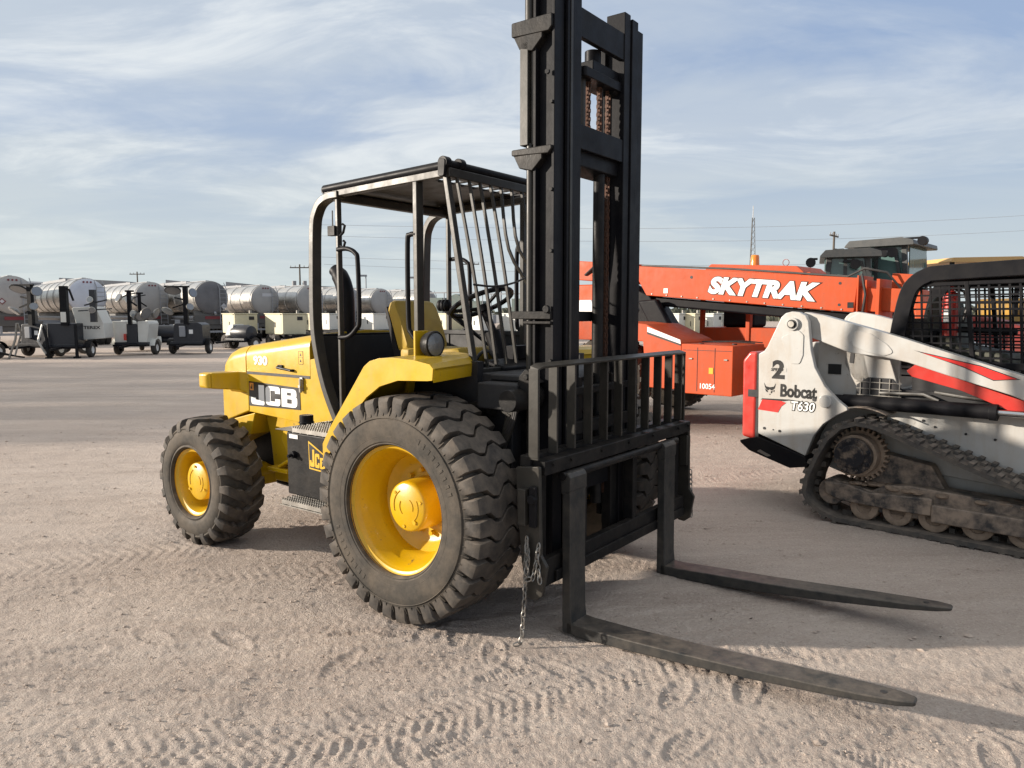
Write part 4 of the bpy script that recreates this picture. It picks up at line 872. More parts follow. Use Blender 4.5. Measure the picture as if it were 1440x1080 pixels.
def tanker(x,y,az,label,end=None,lamps=True,plac=None,L=11.5,r=.90,zc=2.43,group='tank trailers parked in a row'):
    T=thing('tank_trailer',label,'tank trailer',(x,y,0),R(az),group)
    b=MB().lathe([(r*.995,-.05),(r,-.3),(r,-L+.4),(r*.97,-L+.1),(r*.7,-L)],o=(0,0,zc),ax='x',n=48).build('tank_barrel',INOX,T)
    MB().lathe([(0,.10),(r*.4,.09),(r*.7,.06),(r*.9,.02),(r*.965,-.03),(r*.995,-.06)],o=(0,0,zc),ax='x',n=48).build('tank_end',end or TEND,T)
    m=MB()
    for k in range(8):
        xx=-.25-(L-.6)*k/7; m.lathe([(r+.003,xx-.05),(r+.03,xx-.04),(r+.03,xx+.04),(r+.003,xx+.05)],o=(0,0,zc),ax='x',n=48)
    m.build('tank_band',INOX,b)
    m=MB().box(-L+.8,-.6,-.09,.09,zc+r+.02,zc+r+.06)
    for xx in (-L*.35,-L*.65): m.cyl((xx,0,zc+r-.02),(xx,0,zc+r+.12),.25,n=20)
    for s in (-1,1): m.box(-L*.75,-L*.25,s*.35-.01,s*.35+.01,zc+r-.05,zc+r+.08)
    m.build('walkway',GREY,T)
    MB().box(-L+.5,-.2,-.45,.45,zc-r-.18,zc-r+.05).box(-2.9,-.05,-.5,.5,.75,.98).box(-.25,.0,-1.15,1.15,.98,1.22).prism([(-.25,1.2),(.0,1.2),(.0,1.5),(-.2,1.75)],'y',-.95,.95).build('frame',UNDER,T,bevel=.02)
    MB().box(.0,.02,-.40,.40,1.28,1.44).build('tail_light_bar',TAIL,T)
    MB().box(-.02,.02,-1.1,1.1,.55,.66).box(-.04,.0,-.6,-.5,.6,1.0).box(-.04,.0,.5,.6,.6,1.0).build('rear_bumper',GREY,T)
    MB().cyl((-8.,-.75,1.35),(-.6,-.75,1.35),.11,n=12).build('hose_tube',GREY,T)
    MB().cyl((-8.,.75,1.35),(-.6,.75,1.35),.11,n=12).build('hose_tube',GREY,T)
    if lamps:
        m=MB()
        for yy in (-.16,0,.16): m.cyl((.02,yy,zc+r*.80),(.075,yy,zc+r*.80),.045,n=10)
        m.build('marker_lamp',TAIL,T)
    if plac=='diamond':
        MB().prism([(.42,zc-.45),(.60,zc-.27),(.78,zc-.45),(.60,zc-.63)],'x',.09,.095).build('placard',PLAC,T)
    if plac=='text':
        MB().prism([(-.62,zc-.28),(-.46,zc-.12),(-.30,zc-.28),(-.46,zc-.44)],'x',.09,.095).build('placard',TAIL,T)
        MB().prism([(-.56,zc-.28),(-.46,zc-.18),(-.36,zc-.28),(-.46,zc-.38)],'x',.097,.1).build('placard',PLAC,T)
    if plac=='plate': MB().box(.09,.1,-.25,.45,zc+.22,zc+.42).build('placard',PLAC,T)
    m=MB()
    for s in (-.18,.18): m.tube([(.16,.55+s,1.0),(.16,.55+s,zc+r*.55),(-.05,.50+s,zc+r*.92)],.02,5)
    for k in range(9): m.tube([(.16,.37,1.1+.25*k*(zc+r*.5-1.1)/2.0),(.16,.73,1.1+.25*k*(zc+r*.5-1.1)/2.0)],.014,4)
    m.build('ladder',GREY,T)
    MB().cyl((.08,.1,zc-r+.12),(.22,.1,zc-r+.02),.07,n=10).build('outlet_valve',GREY,T)
    wheels(T,(-1.0,-2.3),(-1.0,-.72,.72,1.0),.50,.26)
    return T
tanker(-23.35,35.0,-48,'stainless tank trailer at the far left with diamond placards on its round end',plac='text')
tanker(-21.0,37.0,-48,'stainless tank trailer with a pale bluish end, behind the white light tower body',TEND2,r=.88)
tanker(-20.2,42.0,-48,'stainless tank trailer with a dull end behind the white panelled light tower',r=.90)
tanker(-16.3,40.6,-48,'tank trailer with a dark grey end and a pale diamond placard',TEND3,False,'diamond')
tanker(-15.5,47.0,-48,'banded tank trailer with a pale plate on its end, above the cream generators',plac='plate',r=.92)
tanker(-12.8,47.5,-48,'tank trailer seen just left of the rear post of the forklift cab',r=.92)
tanker(-10.9,50.0,-48,'tank trailer half hidden by the upright black intake pipe',r=.9)
tanker(-9.3,53.5,-48,'tank trailer framed by the cab opening, left of the yellow seat',r=.92)
tanker(-6.3,55.5,-48,'bright tank trailer right behind the yellow seat back',r=.92)
def light_tower(x,y,rz,label,kind,group='trailer light towers in front of the tank trailers'):
    T=thing('light_tower',label,'light tower',(x,y,0),R(rz),group); T.scale=(.82,.82,.80)
    # local: x across the picture, -y towards the camera
    MB().box(-.75,.75,-.5,.9,.42,.52).tube([(0,-.5,.47),(0,-1.5,.42)],0,rect=(.1,.1)).build('frame',BLK,T,bevel=.01)
    wheels(T,(-.82,.82),(.3,),.33,.2) if False else None
    for s in (-1,1):
        m=MB().lathe([(.17,s*.85-.1),(.30,s*.85-.1),(.34,s*.85-.06),(.34,s*.85+.06),(.30,s*.85+.1),(.17,s*.85+.1)],o=(0,.3,.34),ax='x',n=24,closed=True).build('tyre',BTY,T)
        MB().lathe([(.18,s*.85+s*.1),(.15,s*.85+s*.05),(0,s*.85+s*.07)],o=(0,.3,.34),ax='x',n=14).build('wheel_rim',WHT,m)
        MB().loft([[(s*.72,.3+.42*math.cos(R(a)),.38+.40*math.sin(R(a))),(s*.99,.3+.42*math.cos(R(a)),.38+.40*math.sin(R(a))),(s*.99,.3+.40*math.cos(R(a)),.38+.38*math.sin(R(a))),(s*.72,.3+.40*math.cos(R(a)),.38+.38*math.sin(R(a)))] for a in range(10,171,20)]).build('mudguard',BLK if kind!='white' else OFFW,T)
    body=NAVY
    if kind=='white':
        MB().prism(fillet([(-.72,.6),(-.85,1.5),(-.80,1.62),(-.18,1.62),(-.18,.62)],.06),'y',-.30,.85).build('side_panel',OFFW,T,bevel=.03)
        MB().prism(fillet([(.72,.6),(.85,1.5),(.80,1.62),(.32,1.62),(.32,.62)],.06),'y',-.30,.85).build('side_panel',OFFW,T,bevel=.03)
        MB().box(-.17,.31,-.34,.8,.55,1.50).build('engine_bay',NAVY,T,bevel=.03)
        MB().cyl((-.22,-.38,.72),(-.22,-.38,1.02),.06).build('extinguisher',LRED,T)
    elif kind=='dark':
        MB().prism(fillet([(-.62,.55),(-.55,1.5),(.55,1.55),(.75,1.45),(.78,.55)],.08),'y',-.30,.85).build('body',NAVY,T,bevel=.03)
        MB().box(-.28,.0,-.42,-.30,.85,1.38).build('panel_door',GREY,T,bevel=.03)
        MB().box(.15,.33,-.32,-.30,1.0,1.2).build('label',WHT,T)
    elif kind=='small':
        MB().lathe([(0,-.55),(.38,-.5),(.44,-.2),(.44,.5),(.38,.75),(0,.8)],o=(.1,.1,.92),ax='x',n=20).build('body',NAVY,T)
        MB().prism(fillet([(-.9,.75),(-.55,1.35),(-.2,1.4),(-.35,.8)],.05),'y',-.2,.5).build('fender_panel',OFFW,T,bevel=.02)
    elif kind=='big':
        MB().box(-.65,.5,-.30,.6,.45,1.55).build('body',NAVY,T,bevel=.03)
        MB().prism(fillet([(.25,.75),(.20,1.55),(.05,2.25),(1.05,2.30),(1.35,1.55),(1.40,.85)],.06),'y',.5,1.6).build('cowl',OFFW,T,bevel=.03)
        text('TEREX',.19,DBLK,T,bold=.006,M=SIDE(.52,.496,1.28),sx=1.25)
        MB().tube([(-.8,-.35,1.5),(-.6,-.5,.9),(-.55,-.5,.05)],0,rect=(.09,.09)).tube([(.55,-.4,1.5),(.62,-.55,.05)],0,rect=(.10,.10)).box(.50,.74,-.66,-.44,.0,.08).box(-.66,-.44,-.6,-.4,.0,.06).build('outrigger',BLK,T)
        MB().tube([(-.75,-.3,.2),(-.95,-.5,.75),(-.78,-.4,1.5)],0,rect=(.07,.07)).build('stabiliser_arm',OFFW,T)
    MB().box(-.75,.75,-.32,.6,.50,.62).build('skirt',NAVY,T,bevel=.02)
    # mast and lamps
    def lamp(c,d,r=.22,m=STEEL):
        c=Vector(c); d=Vector(d).normalized(); l=MB().tube([c-d*.12,c-d*.06,c,c+d*.05],0,16,rs=[.05,r*.7,r,r*1.02]).build('lamp',m,T)
        q=MB().cyl(c+d*.052,c+d*.06,r*.93,n=16).build('lamp_glass',GLASSL,l)
    if kind=='white':
        MB().box(-.06,.10,-.40,-.26,1.45,3.05).box(-.12,.20,-.42,-.2,3.0,3.08).build('mast',BLK,T)
        MB().tube([(.02,-.33,2.6),(.35,-.33,2.35)],0,rect=(.07,.07)).tube([(.02,-.33,2.9),(-.3,-.33,2.75)],0,rect=(.05,.05)).tube([(.1,-.33,2.9),(.32,-.33,2.95)],0,rect=(.05,.05)).build('lamp_arm',BLK,T)
        lamp((-.42,-.35,2.72),(-.6,-.7,.4)); lamp((.22,-.4,1.98),(-.3,-.9,.1),.17); lamp((.75,-.4,2.0),(.9,-.5,-.35),.28); lamp((.52,-.35,1.85),(.2,-.9,-.3),.2)
    elif kind=='dark':
        MB().box(-.04,.16,-.42,-.24,1.45,3.3).box(-.9,.25,-.36,-.28,3.24,3.32).build('mast',BLK,T)
        MB().tube([(0,-.33,2.65),(-.45,-.33,2.75)],0,rect=(.07,.07)).tube([(0,-.33,2.45),(-.55,-.33,2.25)],0,rect=(.06,.06)).build('lamp_arm',BLK,T)
        lamp((-.5,-.35,3.12),(.1,-.5,-.85),.36,BLK); lamp((.38,-.30,2.98),(.8,-.5,.2),.22,STEEL); lamp((-.75,-.4,2.12),(-.3,-.6,-.8),.28); lamp((.25,-.36,2.3),(.6,-.7,.3),.17)
    elif kind=='big':
        MB().box(-.02,.26,-.45,-.20,1.45,3.2).tube([(.12,-.33,3.12),(.35,-.33,3.05),(.50,-.33,2.55)],0,rect=(.07,.07)).build('mast',BLK,T)
        MB().box(.0,.22,-.47,-.455,1.6,2.05).build('mast_plate',OFFW,T)
        MB().box(1.05,1.28,-.1,.1,1.6,3.05).tube([(.8,0,2.35),(1.75,0,2.60)],0,rect=(.06,.06)).tube([(.5,.1,2.1),(1.9,.1,2.2)],0,rect=(.05,.05)).build('mast',NAVY,T)
        lamp((1.1,-.12,2.6),(-.2,-.8,.1),.14,OFFW); lamp((1.15,-.12,2.15),(.2,-.8,-.2),.14,OFFW)
    elif kind=='low':
        pass
    return T
light_tower(-16.05,26.8,8,'largest light tower, with raised black mast and outriggers beside a white cowl','big')
light_tower(-14.55,28.6,4,'light tower with two white side panels and a folded lamp arm','white')
light_tower(-12.75,29.3,4,'dark blue light tower with a round black lamp on top of its mast','dark')
light_tower(-17.6,27.6,-12,'light tower at the far left with a tilted lamp dish over a dark body','dark')
light_tower(-15.7,31.4,30,'pale panelled light tower standing second row behind the large white cowl','white')
light_tower(-12.1,33.0,-30,'low dark trailer with a white fender, left of the cream generators','small')
light_tower(-18.9,26.2,-20,'low dark trailer with a white fender at the left edge of the picture','small')
light_tower(-17.7,29.6,-30,'low dark trailer right behind the fallen drawbar','small')
light_tower(-15.3,32.2,20,'low dark trailer between the two light towers with round lamps','small')
t=thing('drawbar_frame','dusty steel drawbar and jack stand standing upright by the left light tower','drawbar',(-17.35,25.9,0),R(10))
MB().tube([(-.2,0,0),(.05,0,.7),(.12,0,1.25)],0,rect=(.07,.05)).tube([(0,0,.1),(.2,.1,.9),(.15,0,1.25)],0,rect=(.05,.04)).build('jack_stand',STEEL,t)
MB().tube([(-1.8,.3,.42),(-.8,.1,.30),(-.05,0,.12)],0,rect=(.08,.06)).tube([(-1.8,-.1,.55),(-.8,0,.25),(.3,0,.06)],0,rect=(.06,.05)).build('tow_bar',BLK2,t)
def generator(x,y,az,label,w=1.5,L=2.6,h=1.35,m1=CREAM,z0=.62,group='trailer generators'):
    T=thing('generator',label,'generator',(x,y,0),R(az),group); T.scale=(1,1,1.60/(z0+h+.05)); h=h
    MB().box(-L,0,0,w,z0,z0+h).build('cabinet',m1,T,bevel=.03)
    MB().box(-L-.03,.03,-.03,w+.03,z0+h,z0+h+.05).build('cabinet_lid',m1,T,bevel=.01)
    MB().box(-L*.9,-L*.08,-.004,.0,z0+.08,z0+h-.1).build('side_door',m1,T,bevel=.003)
    MB().box(-L*.45,-L*.40,-.02,-.004,z0+.35,z0+.6).box(-L*.12,-L*.08,-.02,-.004,z0+.95,z0+1.05).build('door_handle',DARK,T)
    MB().box(.0,.012,w*.62,w*.85,z0+h*.7,z0+h*.88).build('outlet_panel',DARK,T)
    MB().box(-L*1.05,.6,.1,w-.1,z0-.22,z0).build('trailer_frame',BLK,T)
    MB().cyl((-L*.2,w*.8,z0+h+.05),(-L*.2,w*.8,z0+h+.2),.06,n=12).build('exhaust_stack',STEEL,T)
    for yy in (-.08,w+.08):
        for xx in (-L*.6,-L*.34):
            q=MB().lathe([(.16,yy-.1),(.33,yy-.1),(.36,yy-.05),(.36,yy+.05),(.33,yy+.1),(.16,yy+.1)],o=(xx,0,.36),n=22,closed=True).build('tyre',BTY,T)
            MB().lathe([(.17,yy-.1),(.13,yy-.05),(0,yy-.06)],o=(xx,0,.36),n=14).build('wheel_rim',STEEL,q)
    return T
generator(-12.65,34.,-45,'cream generator farthest left, beside the dark light tower',1.1,1.3,1.0,z0=.78)
generator(-10.3,33.5,-45,'cream generator above the middle of the yellow engine hood',1.15,1.7,1.0,z0=.70)
generator(-10.75,40.0,-45,'tan generator just left of the rear cab post',1.2,1.0,.95,z0=.75)
generator(-9.55,39.0,-45,'white generator between the rear cab post and the intake pipe',.7,.75,.95,OFFW,z0=.85)
generator(-7.25,39.0,-45,'white generator framed by the rear grab handle and the seat',1.3,1.25,.95,OFFW,z0=.85)
generator(-3.35,38.0,-45,'tan generator right of the yellow seat back',1.3,.85,.95,CREAM,z0=.8)
generator(-1.5,37.0,-45,'white generator seen through the slanted guard bars',.8,1.3,.95,OFFW,z0=.75)
generator(.3,37.0,-45,'white generator under the steering wheel',.7,1.2,.95,OFFW,z0=.75)
generator(7.85,35,-45,'pale generator under the orange boom, leftmost',.6,.5,.95,OFFW,z0=.7)
generator(8.6,35,-45,'cream generator under the orange boom, second from the left',.5,.55,.95,CREAM,z0=.7)
generator(9.6,35.5,-45,'pale generator under the orange boom, beside the handler cab',.8,.7,.95,OFFW,z0=.7)
generator(10.9,35.5,-45,'pale generator seen low through the cab of the orange handler',.9,1.0,.95,OFFW,z0=.7)
# machinery silhouettes through the guard bars
def pump_unit(x,y,label):
    T=thing('pump_unit',label,'pump unit',(x,y,0),R(-25),'oilfield units behind the generators')
    MB().box(-2.6,2.6,-.8,.8,1.0,1.5).build('skid_frame',GREY,T,bevel=.03)
    MB().box(-1.2,-.2,-.6,.6,1.5,2.5).cyl((.7,-.7,2.2),(.7,.7,2.2),.5).box(1.4,2.3,-.5,.5,1.5,2.3).build('engine_block',mat('faded_green_paint',(.10,.14,.13),.6,dirt=(.2,.18,.15)),T,bevel=.03)
    MB().tube([(-2.2,0,1.5),(-2.2,0,3.1),(-1.5,0,3.1)],.06,8).tube([(1.0,.3,2.5),(1.0,.3,3.3)],.05,8).box(-2.6,2.6,-.8,-.76,2.75,2.82).tube([(-2.5,-.78,1.5),(-2.5,-.78,2.8)],.03).tube([(2.5,-.78,1.5),(2.5,-.78,2.8)],.03).tube([(0,-.78,1.5),(0,-.78,2.8)],.03).build('pipe_rack',GREY,T)
    wheels(T,(-1.6,1.6),(-.9,.9),.5,.3)
pump_unit(-3.6,44,'green pump unit with pipe rack behind the yellow seat'); pump_unit(1.3,46,'green pump unit with pipe rack behind the steering wheel')
# sheds
def shed(x,y,w,h,az,label,d=8):
    T=thing('shed',label,'shed',(x,y,0),R(az),'low sheds behind the tank trailers')
    MB().box(0,w,0,d,0,h-.6).build('wall',GREY,T)
    MB().prism([(-.2,h-.62),(w+.2,h-.62),(w+.2,h-.35),(-.2,h)],'y',-.2,d+.2).build('roof',GREY,T)
    MB().box(w*.3,w*.55,-.03,.0,0,2.6).build('door',DARK,T)
shed(-45,64,3.,4.6,0,'grey shed roof showing above the leftmost tank trailer')
shed(-42,70,6.,4.9,0,'grey shed roof between the two leftmost tank trailers')
shed(-37.5,72,4.5,4.6,0,'low brown-grey shed roof above the third tank trailer')
shed(-33,72,3.2,4.8,0,'small grey shed roof left of the dark ended tank')
shed(-28,74,3.,4.7,0,'small grey shed roof right of the dark ended tank')
shed(-20,76,6,4.4,0,'low shed roof behind the banded tank trailer')
# poles
WOOD=mat('weathered_pole_wood',(.10,.085,.07),.9)
def pole(x,y,h,label,arms=1,tr=False,az=0):
    T=thing('utility_pole',label,'utility pole',(x,y,0),R(az),'utility poles on the horizon')
    MB().cyl((0,0,0),(0,0,h),.15,.10,n=10).build('pole',WOOD,T)
    for k in range(arms): MB().box(-1.3,1.3,-.06,.06,h-.5-.9*k,h-.36-.9*k).build('crossarm',WOOD,T)
    m=MB()
    for xx in (-1.2,-.6,.6,1.2): m.cyl((xx,0,h-.36),(xx,0,h-.16),.05,n=8)
    m.build('insulator',GREY,T)
    if tr: 
        for s in (-.7,0.7): MB().cyl((s,-.3,h-3.2),(s,-.3,h-2.2),.28,n=14).build('transformer',GREY,T)
pole(-28.3,100,8.1,'power pole with two round transformers left of the forklift cab',1,True)
pole(-65,130,8.8,'small power pole above the third tank trailer',1)
pole(-6.1,110,9.2,'thin power pole seen through the slanted guard bars',1)
pole(32.5,76,9.8,'dark power pole beside the grey machine cabs',1,False,50)
def yard_light(x,y,h,label):
    T=thing('yard_light',label,'lamp post',(x,y,0),0,'slim lamp posts')
    MB().cyl((0,0,0),(0,0,h),.06,n=8).build('post',GREY,T); MB().box(-.9,.1,-.12,.12,h-.1,h+.1).build('lamp_head',GREY,T)
yard_light(-15.6,80,5.6,'slim lamp post above the tank trailer framed by the cab')
yard_light(-10.1,80,5.4,'slim lamp post just left of the front cab post')
# radio mast
T=thing('radio_mast','thin lattice radio mast rising behind the orange boom','radio mast',(41.5,130,0))
m=MB()
for s in ((-.5,-.5),(.5,-.5),(0,.5)): m.tube([(s[0]*1.6,s[1]*1.6,0),(s[0]*.4,s[1]*.4,18)],.06,5)
for k in range(18):
    f=1.6-1.2*k/18; g=1.6-1.2*(k+1)/18
    for a,b in (((-.5,-.5),(.5,-.5)),((.5,-.5),(0,.5)),((0,.5),(-.5,-.5))): m.tube([(a[0]*f,a[1]*f,k),(b[0]*g,b[1]*g,k+1)],.035,4)
m.build('lattice',STEEL,T); MB().cyl((0,0,18),(0,0,20),.05,n=6).build('antenna',STEEL,T)
# power lines (catenary runs between far poles)
WIRE=mat('wire',(.33,.34,.36),.6)
for k,(y,z0,z1,lab) in enumerate(((76,9.6,12.6,'topmost thin power line crossing the sky behind the boom'),(77,8.6,11.0,'second thin power line crossing behind the machine cabs'),(79,6.6,8.2,'third thin power line low above the orange boom'),(80,5.9,6.9,'lowest thin power line just above the orange boom'))):
    o=MB().tube([(-20+100*t/20,y,z0+(z1-z0)*t/20-1.6*math.sin(math.pi*t/20)+.9) for t in range(21)],.014,4).build('power_line',WIRE); tag(o,lab,'power line','power lines behind the boom')
# far scrub on the horizon
def scrub():
    rnd=random.Random(5); m=MB()
    for k in range(2600):
        a=rnd.uniform(-.75,.8); d=rnd.uniform(150,210); x,y=d*math.sin(a),d*math.cos(a); z=rnd.uniform(.0,2.4); s=rnd.uniform(.5,1.3)
        for q in range(2):
            t=rnd.uniform(0,3.1); m.add([(x-s*math.cos(t),y-s*math.sin(t),z-.5*s),(x+s*math.cos(t),y+s*math.sin(t),z-.4*s),(x+.4*s*math.cos(t),y,z+.7*s),(x-.6*s*math.cos(t),y,z+.6*s)],[(0,1,2,3)])
    o=m.build('scrub',mat('dusty_scrub_leaves',(.10,.105,.075),.9,vary=.3),smooth=0); o['kind']='stuff'
scrub()
# grey-cabbed machines behind the boom
CABP=mat('grey_cab_paint',(.045,.05,.052),.45,dust=.25)
CGL=mat('green_tinted_glass',(.10,.17,.16),.08,spec=.8)
def cab_tractor(x,y,az,w,zt,label,sc=1.):
    T=thing('loader_tractor',label,'tractor',(x,y,0),R(az),'tractors with grey cabs behind the boom')
    z0=1.55; d=1.5
    MB().box(-.4,w+.4,-.4,3.2,.7,z0).build('chassis',CABP,T,bevel=.05)
    MB().prism(fillet([(.1,z0),(w-.1,z0),(w-.1,z0+.55),(.1,z0+.5)],.1),'y',-1.9,-.3).build('hood',CABP,T,bevel=.05)
    m=MB()
    for xx,l in ((0,.08),(w,-.12)):
        for yy in (0,d): m.tube([(xx,yy,z0),(xx+l,yy,zt-.12)],0,rect=(.08,.10))
        m.tube([(xx,0,z0+.02),(xx,d,z0+.02)],0,rect=(.05,.05))
    m.tube([(0,d,z0+.02),(w,d,z0+.02)],0,rect=(.05,.05))
    m.build('cab_frame',CABP,T,bevel=.01)
    MB().tube([(w*.45,0,z0),(w*.42,0,zt-.1)],0,rect=(.07,.06)).build('door_post',CABP,T)
    MB().tube([(w*.55,0,zt-.2),(w*.75,-.02,zt-.25),(w*.9,0,z0+.5)],0,rect=(.06,.06)).build('door_frame',CABP,T)
    MB().box(.04,w-.06,.02,.035,z0,zt-.15).box(-.0,.02,.1,d-.1,z0,zt-.15).box(w-.05,w-.03,.1,d-.1,z0,zt-.15).build('window',CGL,T)
    MB().prism(fillet([(-.12,zt-.16),(.0,zt-.02),(w*.9,zt),(w+.1,zt-.06),(w+.12,zt-.16)],.03),'y',-.25,d+.2).build('roof',CABP,T,bevel=.03)
    MB().box(w*.3,w*.6,.4,1.0,z0,z0+.75).build('seat',DARK,T,bevel=.08)
    for xx,zz in ((-.25,zt-.25),(w*.62,zt-.30),(w+.28,zt-.10)):
        l=MB().cyl((xx,-.32,zz),(xx,-.18,zz),.09,n=14).box(min(xx,xx*.6),max(xx,xx*.6)+.02,-.2,-.16,zz+.05,zz+.09).build('work_lamp',BLK,T)
    for xx in (-.1,w+.1):
        for yy in (-1.2,1.6): m=MB().lathe([(.3,-.2),(.65,-.2),(.72,-.1),(.72,.1),(.65,.2),(.3,.2)],o=(xx,yy,.72),ax='x',n=24,closed=True); m.v=[(p[0]+xx,p[1],p[2]) for p in m.v] if False else m.v; m.build('tyre',BTY,T)
    return T
cab_tractor(6.0,14.4,-22,.85,2.80,'smaller grey machine cab with an open frame, left of the taller cab')
cab_tractor(7.25,16.0,-42,1.12,3.12,'taller dark grey machine cab with tinted glass above the boom end')
# yellow backhoe and red machine seen through the mesh cab
T=thing('yellow_roller','yellow machine with a tan canopy behind the track loader cab','roller',(10.3,17.5,0),R(5))
MB().box(-.6,2.6,-.6,1.2,.6,1.55).prism(fillet([(1.3,1.5),(2.7,1.5),(2.7,1.85),(1.4,1.95)],.1),'y',-.5,1.0).build('body',mat('faded_yellow_paint',(.34,.19,.02),.6,dirt=(.12,.09,.05),dscale=3,damt=.8),T,bevel=.04)
MB().prism(fillet([(-.5,2.74),(-.45,2.84),(1.2,2.88),(1.45,2.82),(1.3,2.74)],.02),'y',-.6,1.3).build('canopy',mat('tan_canopy_paint',(.55,.34,.13),.5),T,bevel=.02)
for xx,yy in ((-.4,-.5),(1.2,-.5),(-.4,1.1),(1.2,1.1)): MB().tube([(xx,yy,1.5),(xx,yy,2.78)],0,rect=(.07,.07)).build('canopy_post',BLK,T)
for xx in (-.2,2.2): MB().lathe([(0,-.6),(.6,-.6),(.62,-.55),(.62,1.0),(.6,1.05),(0,1.05)],o=(xx,0,.62),n=32).build('drum',STEEL,T)
T=thing('red_tractor','red machine with a sloped hood behind the track loader cab mesh','tractor',(8.5,13.0,0),R(-40))
MB().prism(fillet([(-1.2,.6),(-1.2,1.5),(-.2,1.55),(1.2,1.15),(1.3,.6)],.1),'y',-.55,.55).build('hood',mat('faded_red_paint',(.22,.02,.015),.55,dirt=(.1,.04,.03),dscale=4,damt=.7),T,bevel=.05)
MB().prism(fillet([(-2.2,.6),(-2.2,1.2),(-1.2,1.2),(-1.2,.6)],.05),'y',-.7,.7).build('body',GREY,T,bevel=.03)
wheels(T,(-1.7,.7),(-.75,.75),.5,.3)
MB().tube([(-1.9,-.4,1.2),(-1.9,-.4,1.9),(-1.9,.4,1.9),(-1.9,.4,1.2)],.03,8).build('roll_bar',BLK,T)
# unseen trees added left of the yard only to cast thin shade across it
LEAF=mat('dusty_leaves',(.07,.085,.035),.8,vary=.3); BARK=mat('bark',(.10,.08,.06),.95)
for k,(x,y,h,lab) in enumerate(((-45,10.8,12.2,'nearest of the unseen trees added to shade the yard'),(-44,15.6,12.6,'middle one of the unseen trees added to shade the yard'),(-43,20.4,11.8,'farthest of the unseen trees added to shade the yard'))):
    T=thing('shade_caster_tree',lab,'tree',(x,y,0),.7*k,'unseen trees added to shade the yard'); rnd=random.Random(20+k)
    m=MB().tube([(0,0,0),(.1,.05,1.6),(-.05,.1,3.2)],.2,10,rs=[.28,.2,.16])
    for q in range(7):
        a=q*.9; m.tube([(-.05,.1,2.2+.25*q),(1.2*math.cos(a),1.2*math.sin(a),4.0+.3*q),(2.1*math.cos(a),2.1*math.sin(a),5.3+.4*q)],.07,6,rs=[.09,.05,.02])
    m.build('trunk',BARK,T)
    m=MB()
    for q in range(2600):
        while 1:
            p=(rnd.uniform(-1,1),rnd.uniform(-1,1),rnd.uniform(-1,1))
            if sum(c*c for c in p)<1: break
        c=Vector((p[0]*3.3,p[1]*3.3,h*.55+p[2]*h*.45)); s_=rnd.uniform(.12,.25); u=Vector((rnd.uniform(-1,1),rnd.uniform(-1,1),rnd.uniform(-1,1))).normalized(); w_=u.orthogonal().normalized()
        m.add([c-u*s_,c+w_*s_*.6,c+u*s_,c-w_*s_*.6],[(0,1,2,3)])
    m.build('crown',LEAF,T,smooth=0)
